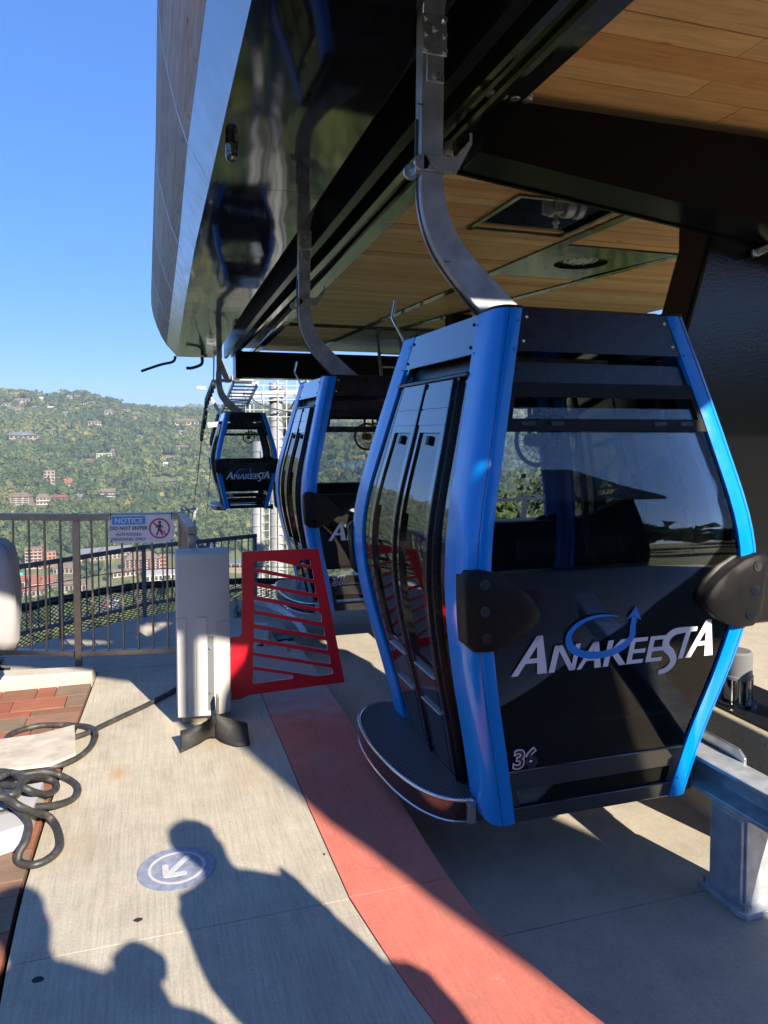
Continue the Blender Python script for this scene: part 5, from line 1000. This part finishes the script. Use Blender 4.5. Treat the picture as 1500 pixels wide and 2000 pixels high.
drape('car_park', [(190, 1202), (285, 1196), (290, 1172), (205, 1170)], 'asphalt'); drape('dirt_clearing', [(296, 838), (392, 842), (392, 836), (330, 832), (302, 829)], 'dirt_tan'); drape('road', [(430, 1118), (480, 1120), (480, 1113), (430, 1112)], 'dirt_tan')
for (x0, x1, y, h) in ((296, 392, 835, 12), (188, 290, 1185, 26), (428, 484, 1116, 20), (85, 112, 852, 7)):
    _, ds = hit((x0+x1)/2, y); KEEP.append((math.degrees(YAW)+math.degrees(math.atan(((x0+x1)/2-PX)/F_PX)), ds, math.degrees((x1-x0)/2/F_PX), 70 if y > 1000 else 30, 40))
CARS = [(204, 1186, 'car_red'), (214, 1188, 'car_white'), (224, 1184, 'car_silver'), (236, 1187, 'car_blue'), (247, 1183, 'car_white'), (258, 1188, 'car_silver'), (268, 1182, 'car_red'), (212, 1177, 'car_silver'), (229, 1176, 'car_white'), (250, 1176, 'car_blue')]
adj = {'car_red': 'red', 'car_white': 'white', 'car_silver': 'silver', 'car_blue': 'dark blue'}
CARL = ['red car at the left end of the front row in the valley car park', 'white car beside the leftmost red car in the valley car park', 'silver car left of the dark blue one in the front row of the car park', 'dark blue car in the middle of the front row in the valley car park', 'white car right of the dark blue one in the front row of the car park',
        'silver car next to the rightmost red car in the valley car park', 'red car at the right end of the front row in the valley car park', 'silver car at the left end of the back row in the valley car park', 'white car in the middle of the back row in the valley car park', 'dark blue car at the right end of the back row in the valley car park']
for i, (x, y, m_) in enumerate(CARS):
    q, ds = hit(x, y); q.z += .5; a = random.uniform(0, 3)
    c = thing('parked_car', q, CARL[i], 'car', 'cars in the valley car park')
    fn = lambda u, v, w: (q.x+cos(a)*u-sin(a)*v, q.y+sin(a)*u+cos(a)*v, q.z+w)
    part('body', MB().prism([(-2.2, .3), (2.2, .3), (2.25, .75), (1.2, .9), (.7, 1.4), (-1.2, 1.45), (-2.1, .95)], -.85, .85, lambda u, w, v: fn(u, v, w)), m_, c)
    part('window', MB().prism([(-1.9, .95), (1.1, .92), (.65, 1.34), (-1.15, 1.38)], -.87, .87, lambda u, w, v: fn(u, v, w)), 'pane_dark', c)
    for u in (-1.4, 1.4): part('wheel', MB().cyl(fn(u, -.9, .32), fn(u, .9, .32), .32, 10), 'rubber', c)

# crowns: lumpy prototypes joined into one wood
def crown_proto(n, seed):                       # lobes of small leaf sprays, each a bent quad facing roughly outward
    g = np.random.default_rng(seed); L_ = [(np.array([0, 0, .25]), .72)]
    for k in range(6): a = g.uniform(0, 6.28); L_.append((np.array([cos(a)*.55, sin(a)*.55, g.uniform(-.25, .75)]), g.uniform(.30, .52)))
    V, F_ = [], []; b = 0
    for k in range(n):
        c, r = L_[k % len(L_)]; u = g.normal(size=3); u /= np.linalg.norm(u)
        if u[2] < -.35: u[2] = -u[2]
        p = c+u*r*g.uniform(.75, 1.08); nrm = u+g.normal(size=3)*.45; nrm /= np.linalg.norm(nrm); t = np.cross(nrm, g.normal(size=3)); t /= np.linalg.norm(t); w = np.cross(nrm, t); s = g.uniform(.16, .34)*(44/n)**.35
        V += [p-t*s, p+w*s*.8-nrm*s*.35, p+t*s, p-w*s*.8-nrm*s*.35]; F_ += [[b, b+1, b+2], [b, b+2, b+3]]; b += 4
    bm = bmesh.new(); bmesh.ops.create_icosphere(bm, subdivisions=1, radius=.62); C0 = np.array([v.co[:] for v in bm.verts])*[1, 1, 1.15]+[0, 0, .1]; bm.verts.index_update(); F0 = [[v.index+b for v in f.verts] for f in bm.faces]; bm.free()
    return np.concatenate([np.array(V), C0]), np.array(F_+F0)
PR = {s_: [crown_proto(n_, 10*s_+i) for i in range(8)] for s_, n_ in ((1, 30), (2, 95))}
def wood(name, pts, rad, tint, sub, mat, label=None):
    Vs, Fs, Ts = [], [], []; b = 0
    order = rng.integers(0, 8, len(pts)); rot = rng.uniform(0, 6.28, len(pts)); sq = rng.uniform(.85, 1.35, len(pts))
    for i in range(len(pts)):
        V, Fc = PR[sub][order[i]]; c, s = cos(rot[i]), sin(rot[i])
        q = np.stack([(V[:, 0]*c-V[:, 1]*s)*rad[i], (V[:, 0]*s+V[:, 1]*c)*rad[i], V[:, 2]*rad[i]*sq[i]], 1)+pts[i]
        Vs.append(q); Fs.append(Fc+b); Ts.append(np.full(len(V), tint[i])); b += len(V)
    V = np.concatenate(Vs); Fc = np.concatenate(Fs).astype(np.int32); T = np.concatenate(Ts).astype(np.float32)
    me = bpy.data.meshes.new(name); me.vertices.add(len(V)); me.vertices.foreach_set('co', V.astype(np.float32).ravel()); me.loops.add(Fc.size); me.loops.foreach_set('vertex_index', Fc.ravel())
    me.polygons.add(len(Fc)); me.polygons.foreach_set('loop_start', np.arange(0, Fc.size, 3, dtype=np.int32)); me.update(calc_edges=True)
    at = me.attributes.new('tint', 'FLOAT', 'POINT'); at.data.foreach_set('value', T)
    o = link(name, me, mat); o['kind'] = 'stuff'; return o
def scatter(n, az0, az1, d0, d1, r0, r1, clear=True):
    a = np.radians(rng.uniform(az0, az1, n)); d = np.sqrt(rng.uniform(d0*d0, d1*d1, n)); x, y = d*np.sin(a), d*np.cos(a); ok = np.ones(n, bool); ad = np.degrees(a)
    if clear:
        for (ka, kd, kh, kb, kf) in KEEP: ok &= ~((np.abs(ad-ka) < kh) & (d > kd-kb) & (d < kd+kf))
    x, y, d = x[ok], y[ok], d[ok]; r = rng.uniform(r0, r1, len(x)); z = terr(x, y)+r*1.1
    patchy = .5+.28*np.sin(x*.02+1.2*np.sin(y*.013))+.22*np.sin(y*.031+x*.011); t = np.clip(rng.normal(.42, .27, len(x))+.45*(patchy-.5), 0, 1); r = r*np.clip(rng.lognormal(0, .22, len(x)), .6, 1.6)
    return np.stack([x, y, z], 1), r, t
def join(*a): return [np.concatenate(q) for q in zip(*a)]
wood('valley_forest', *join(scatter(2600, -14, 14, 745, 960, 3.2, 5.6), scatter(260, -12, 12, 400, 740, 2.6, 4.6), scatter(160, -12, 12, 60, 380, 2, 4.5)), 2, 'forest_leaf')
wood('hillside_forest', *join(scatter(13500, -14, 14, 950, 1760, 3.4, 6.4), scatter(2600, -42, -14, 700, 1760, 7, 12), scatter(2600, 14, 50, 700, 1760, 7, 12), scatter(900, -42, 50, 60, 700, 4, 7.5)), 1, 'forest_leaf')
wood('ridge_forest', *join(scatter(2600, -20, 20, 3500, 4400, 10, 18, False), scatter(420, 70, 290, 70, 260, 4, 8, False)), 1, 'forest_leaf')
# undergrowth below the deck
def leaves(n, cpos, size, tints, norm_up=.4):
    V = []; Fc = []; T = []
    c = np.asarray(cpos); a = rng.normal(size=(n, 3)); a /= np.linalg.norm(a, axis=1)[:, None]; b = np.cross(a, rng.normal(size=(n, 3))); b /= np.linalg.norm(b, axis=1)[:, None]
    s = rng.uniform(.6, 1.3, n)[:, None]*size; V = np.stack([c-a*s, c+b*s*.5, c+a*s, c-b*s*.5], 1).reshape(-1, 3); return V, np.arange(4*n).reshape(-1, 4), np.repeat(tints, 4)
def leaf_mesh(name, V, Fc, T, mat, parent=None):
    off = np.array(wl(parent)); V = V-off; me = bpy.data.meshes.new(name); me.vertices.add(len(V)); me.vertices.foreach_set('co', V.astype(np.float32).ravel()); me.loops.add(Fc.size); me.loops.foreach_set('vertex_index', Fc.astype(np.int32).ravel())
    me.polygons.add(len(Fc)); me.polygons.foreach_set('loop_start', np.arange(0, Fc.size, 4, dtype=np.int32)); me.update(calc_edges=True); me.attributes.new('tint', 'FLOAT', 'POINT').data.foreach_set('value', T.astype(np.float32)); return link(name, me, mat, parent)
n = 26000; a = np.radians(rng.uniform(-28, 22, n)); d = rng.uniform(8.6, 34, n)**1.0; x, y = d*np.sin(a), d*np.cos(a)
lump = .7+.6*np.sin(x*1.7+np.sin(y*1.1)*2)*np.sin(y*1.3+.5); z = terr(x, y)+rng.uniform(0, 1, n)*np.clip(lump, .15, 1.4)*1.3
ok = (z < -.55); pts_ = np.stack([x, y, z], 1)[ok]
o = leaf_mesh('undergrowth', *leaves(len(pts_), pts_, .17, np.clip(rng.normal(.72, .2, len(pts_)), 0, 1)), 'near_leaf'); o['kind'] = 'stuff'
def tree(x, y, h, r, n, label, leaf=.16, group=None, tint=.5):
    zb = float(terr(x, y)) if hypot(x, y) > 9.7 else -.3; t = thing('tree', (x, y, zb), label, 'tree', group); mb = MB(); rr = random.Random(int(x*77+y*13))
    top = Vector((x+rr.uniform(-.5, .5), y+rr.uniform(-.5, .5), zb+h*.85)); P_ = spline([(x, y, zb-.5), (x+rr.uniform(-.2, .2), y, zb+h*.3), (x, y+rr.uniform(-.3, .3), zb+h*.6), top], 4)
    mb.tube(P_, [h*.022*(1-.85*i/(len(P_)-1)) for i in range(len(P_))], 8); cl = []
    for k in range(16):
        u = rr.uniform(.28, .95); p = P_[int(u*(len(P_)-1))]; a = rr.uniform(0, 6.28); L = r*(1.05-.55*abs(u-.5)*1.5)*rr.uniform(.65, 1.1); e = p+Vector((cos(a)*L, sin(a)*L, L*rr.uniform(.05, .5))); m_ = p.lerp(e, .5)+Vector((0, 0, L*.1))
        mb.tube([p, m_, e], [h*.008, h*.005, h*.002], 5); cl += [(e, r*rr.uniform(.28, .45)), (m_, r*rr.uniform(.22, .4))]
    cl.append((top, r*.45)); part('trunk', mb, 'bark', t, smooth=60); C_ = []
    for e, s in cl: m_ = n//len(cl); g = rng.normal(size=(m_, 3)); g /= np.linalg.norm(g, axis=1)[:, None]; C_.append(np.array(e)+g*s*rng.uniform(.35, 1.1, m_)[:, None]*np.array([1, 1, .8]))
    C_ = np.concatenate(C_); leaf_mesh('crown', *leaves(len(C_), C_, leaf, np.clip(rng.normal(tint, .18, len(C_)), 0, 1)), 'near_leaf', t); return t
for i, (x, y, h, r, lab) in enumerate([(6.9, 14.2, 8.6, 2.2, 'leafy tree just beyond the plaza fence, leftmost of those seen through the cabin window'), (8.9, 14.0, 9.6, 2.3, 'leafy tree beyond the plaza fence in the middle of the cabin window'), (11.2, 14.5, 11.5, 2.6, 'taller leafy tree right of the middle one beyond the plaza fence'), (14.2, 15.5, 13, 3, 'broad leafy tree at the far right beyond the plaza fence'), (8.2, 18.5, 12.5, 2.6, 'slender leafy tree farther back beyond the plaza fence'), (12.6, 19.5, 15.5, 3, 'tall tree rising behind the others beyond the plaza fence')]):
    tree(x, y, h, r, 5200, lab, .14, 'trees beyond the plaza', .42)
for i, (x, y, h, r, lab) in enumerate([(-3.5, -19, 6.5, 2.4, 'leafy tree behind the plaza on the left'), (3.2, -24, 7.5, 3, 'leafy tree behind the plaza in the middle'), (10.5, -19, 7, 2.6, 'leafy tree behind the plaza on the right'), (-9, -17, 7, 2.8, 'leafy tree at the corner behind the paving')]):
    tree(x, y, h, r, 2600, lab, .2, 'trees behind the plaza', .45)
fc = thing('plaza_fence', (6, 8.9, .33), 'white post and rail fence along the edge of the sunny plaza', 'fence'); mb = MB(); P_ = [Vector((3.4, 8.55, .33)), Vector((6, 8.9, .33)), Vector((8.8, 8.9, .33))]
for z in (.28, .55):
    for a_, b_ in zip(P_, P_[1:]): part('rail', MB().bar(a_+Vector((0, 0, z)), b_+Vector((0, 0, z)), .03, .04), 'tower_white', fc)
for i in range(9): q = P_[0].lerp(P_[1], i/4) if i < 5 else P_[1].lerp(P_[2], (i-4)/4); part('post', MB().bar(q, q+Vector((0, 0, .62)), .045, .045), 'tower_white', fc)

ki = thing('lodge', (6.4, -7, -.27), 'unseen dark timber building with a gable roof, added to darken the cabin window reflections', 'building')  # added behind the camera to darken the window reflections and shade the lane
part('wall', MB().box(4.5, 9.0, -11.8, -6.9, -3, 4.1), 'black_plastic', ki)
mb = MB().add([(4.1, -6.5, 4.0), (9.4, -6.5, 4.0), (9.4, -9.35, 6.1), (4.1, -9.35, 6.1), (4.1, -12.2, 4.0), (9.4, -12.2, 4.0), (4.1, -6.5, 3.88), (9.4, -6.5, 3.88), (9.4, -9.35, 5.98), (4.1, -9.35, 5.98), (4.1, -12.2, 3.88), (9.4, -12.2, 3.88)],
    [(0, 1, 2, 3), (3, 2, 5, 4), (9, 8, 7, 6), (10, 11, 8, 9), (0, 6, 7, 1), (5, 11, 10, 4), (1, 7, 8, 2), (2, 8, 11, 5), (0, 3, 9, 6), (3, 4, 10, 9)]); part('roof', mb, 'roof_brown', ki)
for x in (5.2, 6.6, 8.0):
    w_ = part('window', MB().box(x-.4, x+.4, -6.9, -6.87, 1.0, 2.2), 'roof_brown', ki); part('pane', MB().box(x-.35, x+.35, -6.872, -6.862, 1.05, 2.15), 'pane_dark', w_)
# ================================================================ PEOPLE beside and behind the camera
def person(x, y, H, yaw, arms, shirt, label):
    k = H/1.78; vs, es, rs = [], [], []
    def J(p, r, par=None):
        vs.append(p); rs.append(r*(1.22 if abs(p[0]) < .02 and p[2] < 1.4 else 1.12 if p[2] > 1.05 and abs(p[0]) > .12 and r > .04 else 1)); i = len(vs)-1
        if par is not None: es.append((par, i))
        return i
    pel = J((0, 0, .95), .135); sp_ = J((0, .01, 1.14), .125, pel); ch = J((0, 0, 1.34), .145, sp_); nk = J((0, 0, 1.50), .058, ch); h0 = J((0, .018, 1.58), .07, nk); h1_ = J((0, .03, 1.655), .088, h0); h2_ = J((0, .012, 1.735), .068, h1_)
    nz_ = J((0, .118, 1.64), .016, h1_)
    for s in (-1, 1):
        J((s*.083, .01, 1.645), .018, h1_)
        sh_ = J((s*.17, 0, 1.42), .062, ch); el = J((s*arms[0][0], arms[0][1], arms[0][2]), .043, sh_); wr = J((s*arms[1][0], arms[1][1], arms[1][2]), .028, el); w0, e0 = Vector(vs[wr]), Vector(vs[el]); d_ = (w0-e0).normalized(); side = Vector((-s, .15, .1)).normalized(); side = (side-d_*side.dot(d_)).normalized(); pa = J(tuple(w0+d_*.055), .034, wr); nrm_ = d_.cross(side)
        for f in range(4):
            o_ = side*(.027-.018*f); L_ = (.070, .080, .075, .058)[f]; a_ = J(tuple(w0+d_*.09+o_), .0105, pa); b_ = J(tuple(w0+d_*(.09+L_*.5)+o_*1.05+nrm_*.012), .009, a_); J(tuple(w0+d_*(.09+L_*.8)+o_*1.05+nrm_*.04), .0078, b_)
        a_ = J(tuple(w0+d_*.035+side*.035), .012, pa); J(tuple(w0+d_*.07+side*.065), .0095, a_)
        hp_ = J((s*.09, 0, .88), .10, pel); kn = J((s*.10, .02, .49), .062, hp_); an_ = J((s*.10, -.01, .09), .042, kn); J((s*.105, -.06, .035), .032, an_); J((s*.12, .15, .03), .034, an_)
    me = bpy.data.meshes.new('tmp'); me.from_pydata(vs, es, []); o = bpy.data.objects.new('tmp', me); COL.objects.link(o); sk_ = o.modifiers.new('s', 'SKIN'); sv = me.skin_vertices[0].data
    for v, r in zip(sv, rs): v.radius = (r, r)
    sv[0].use_root = True; sb = o.modifiers.new('d', 'SUBSURF'); sb.levels = 1; sb.render_levels = 1; bpy.context.view_layer.update()
    bm_ = bpy.data.meshes.new_from_object(o.evaluated_get(bpy.context.evaluated_depsgraph_get())); bpy.data.objects.remove(o); bm_.materials.clear()
    wz = [Vector(v) for v, r in zip(vs, rs) if abs(r-.028) < 1e-6]
    Mx = Matrix.Translation((x, y, .001)) @ Matrix.Rotation(yaw, 4, 'Z') @ Matrix.Scale(k, 4)
    t = thing('person', (x, y, 0), label, 'person'); ob = link('body', bm_, ['skin', shirt, 'jeans', 'black_plastic', 'ink'], t)
    for p in bm_.polygons:
        c = p.center; hand = min((c-w).length for w in wz) < .15 and all(True for _ in (0,)); p.use_smooth = True
        p.material_index = 3 if c.z < .10 else 2 if c.z < .96 and abs(c.x) < .24 and not (hand and abs(c.x) > .19) else 0 if (c.z > 1.49 and abs(c.x) < .11 and not hand) or hand else 1
    for v in bm_.vertices: v.co = Mx @ v.co-Vector((x, y, 0))
    hm = MB(); hm.ball((0, .0, 1.70), .098, 22, 12, .85); hr_ = random.Random(5); hm.v = [(a*(1+hr_.uniform(-.05, .09)), b*(1+hr_.uniform(-.05, .09)), c+hr_.uniform(-.004, .008)) for a, b, c in hm.v]; part('hair', MB().add([tuple(Mx @ Vector((vx, vy-.012 if vz < 1.70 else vy, max(vz, 1.60 if vy < .0 else 1.685)))) for vx, vy, vz in hm.v], hm.f), 'hair', t, smooth=80)
    jk = MB().lathe([(.19, .82), (.205, .95), (.20, 1.12), (.215, 1.28), (.20, 1.40), (.12, 1.47), (.06, 1.49)], (0, 0, 0), 24); jk.v = [tuple(Mx @ Vector((a*1.18, b*.82, c))) for a, b, c in jk.v]; part('jacket', jk, shirt, t, smooth=60)
    fe = MB()
    for s in (-1, 1): fe.ball(tuple(Mx @ Vector((s*.033, .107, 1.665))), .009*k, 8, 6)
    part('eyes', fe, 'ink', t); part('mouth', MB().ball(tuple(Mx @ Vector((0, .100, 1.60))), .014*k, 8, 6, .3), 'awning_red', t); return t
UP = ((.27, .10, 1.20), (.085, .33, 1.50)); DOWN = ((.235, -.02, 1.15), (.215, .07, .90))
person(1.01, .44, 1.76, 0, DOWN, 'shirt_grey', 'person in a grey shirt standing beside the lane, right of the others')
person(.40, .0, 1.84, -.3, DOWN, 'shirt_red', 'person in a dark red shirt standing just right of the camera')
person(.62, .27, 1.40, 1.95, DOWN, 'shirt_grey', 'shorter young person in a grey shirt standing between the others')
person(1.58, -.56, 1.68, .1, DOWN, 'shirt_red', 'person in a dark red shirt standing behind the others, farthest to the right')
person(0, -.47, 1.80, 0, UP, 'shirt_red', 'person in a dark red shirt holding up a phone to take the picture')
ph = thing('phone', (0, -.10, 1.67), 'slim black phone held up in front of the photographer', 'phone')
part('case', MB().box(-.037, .037, -.104, -.095, 1.62, 1.77), 'black_gloss', ph, bev=.003); part('lens', MB().cyl((0, -.095, 1.75), (0, -.092, 1.75), .008, 12), 'silver', ph)

# ================================================================ HAZE in the valley air
hz = bpy.data.materials.new('haze'); hz.use_nodes = True; t = hz.node_tree; t.nodes.clear(); out = t.nodes.new('ShaderNodeOutputMaterial'); pv = t.nodes.new('ShaderNodeVolumePrincipled')
pv.inputs['Density'].default_value = .00021; pv.inputs['Color'].default_value = (.72, .84, 1, 1); pv.inputs['Anisotropy'].default_value = .2; t.links.new(pv.outputs[0], out.inputs['Volume']); MATS['haze'] = hz
o = part('haze', MB().box(-6400, 6400, -6400, 6400, -260, 260), 'haze'); o['kind'] = 'stuff'
S.cycles.volume_bounces = 1
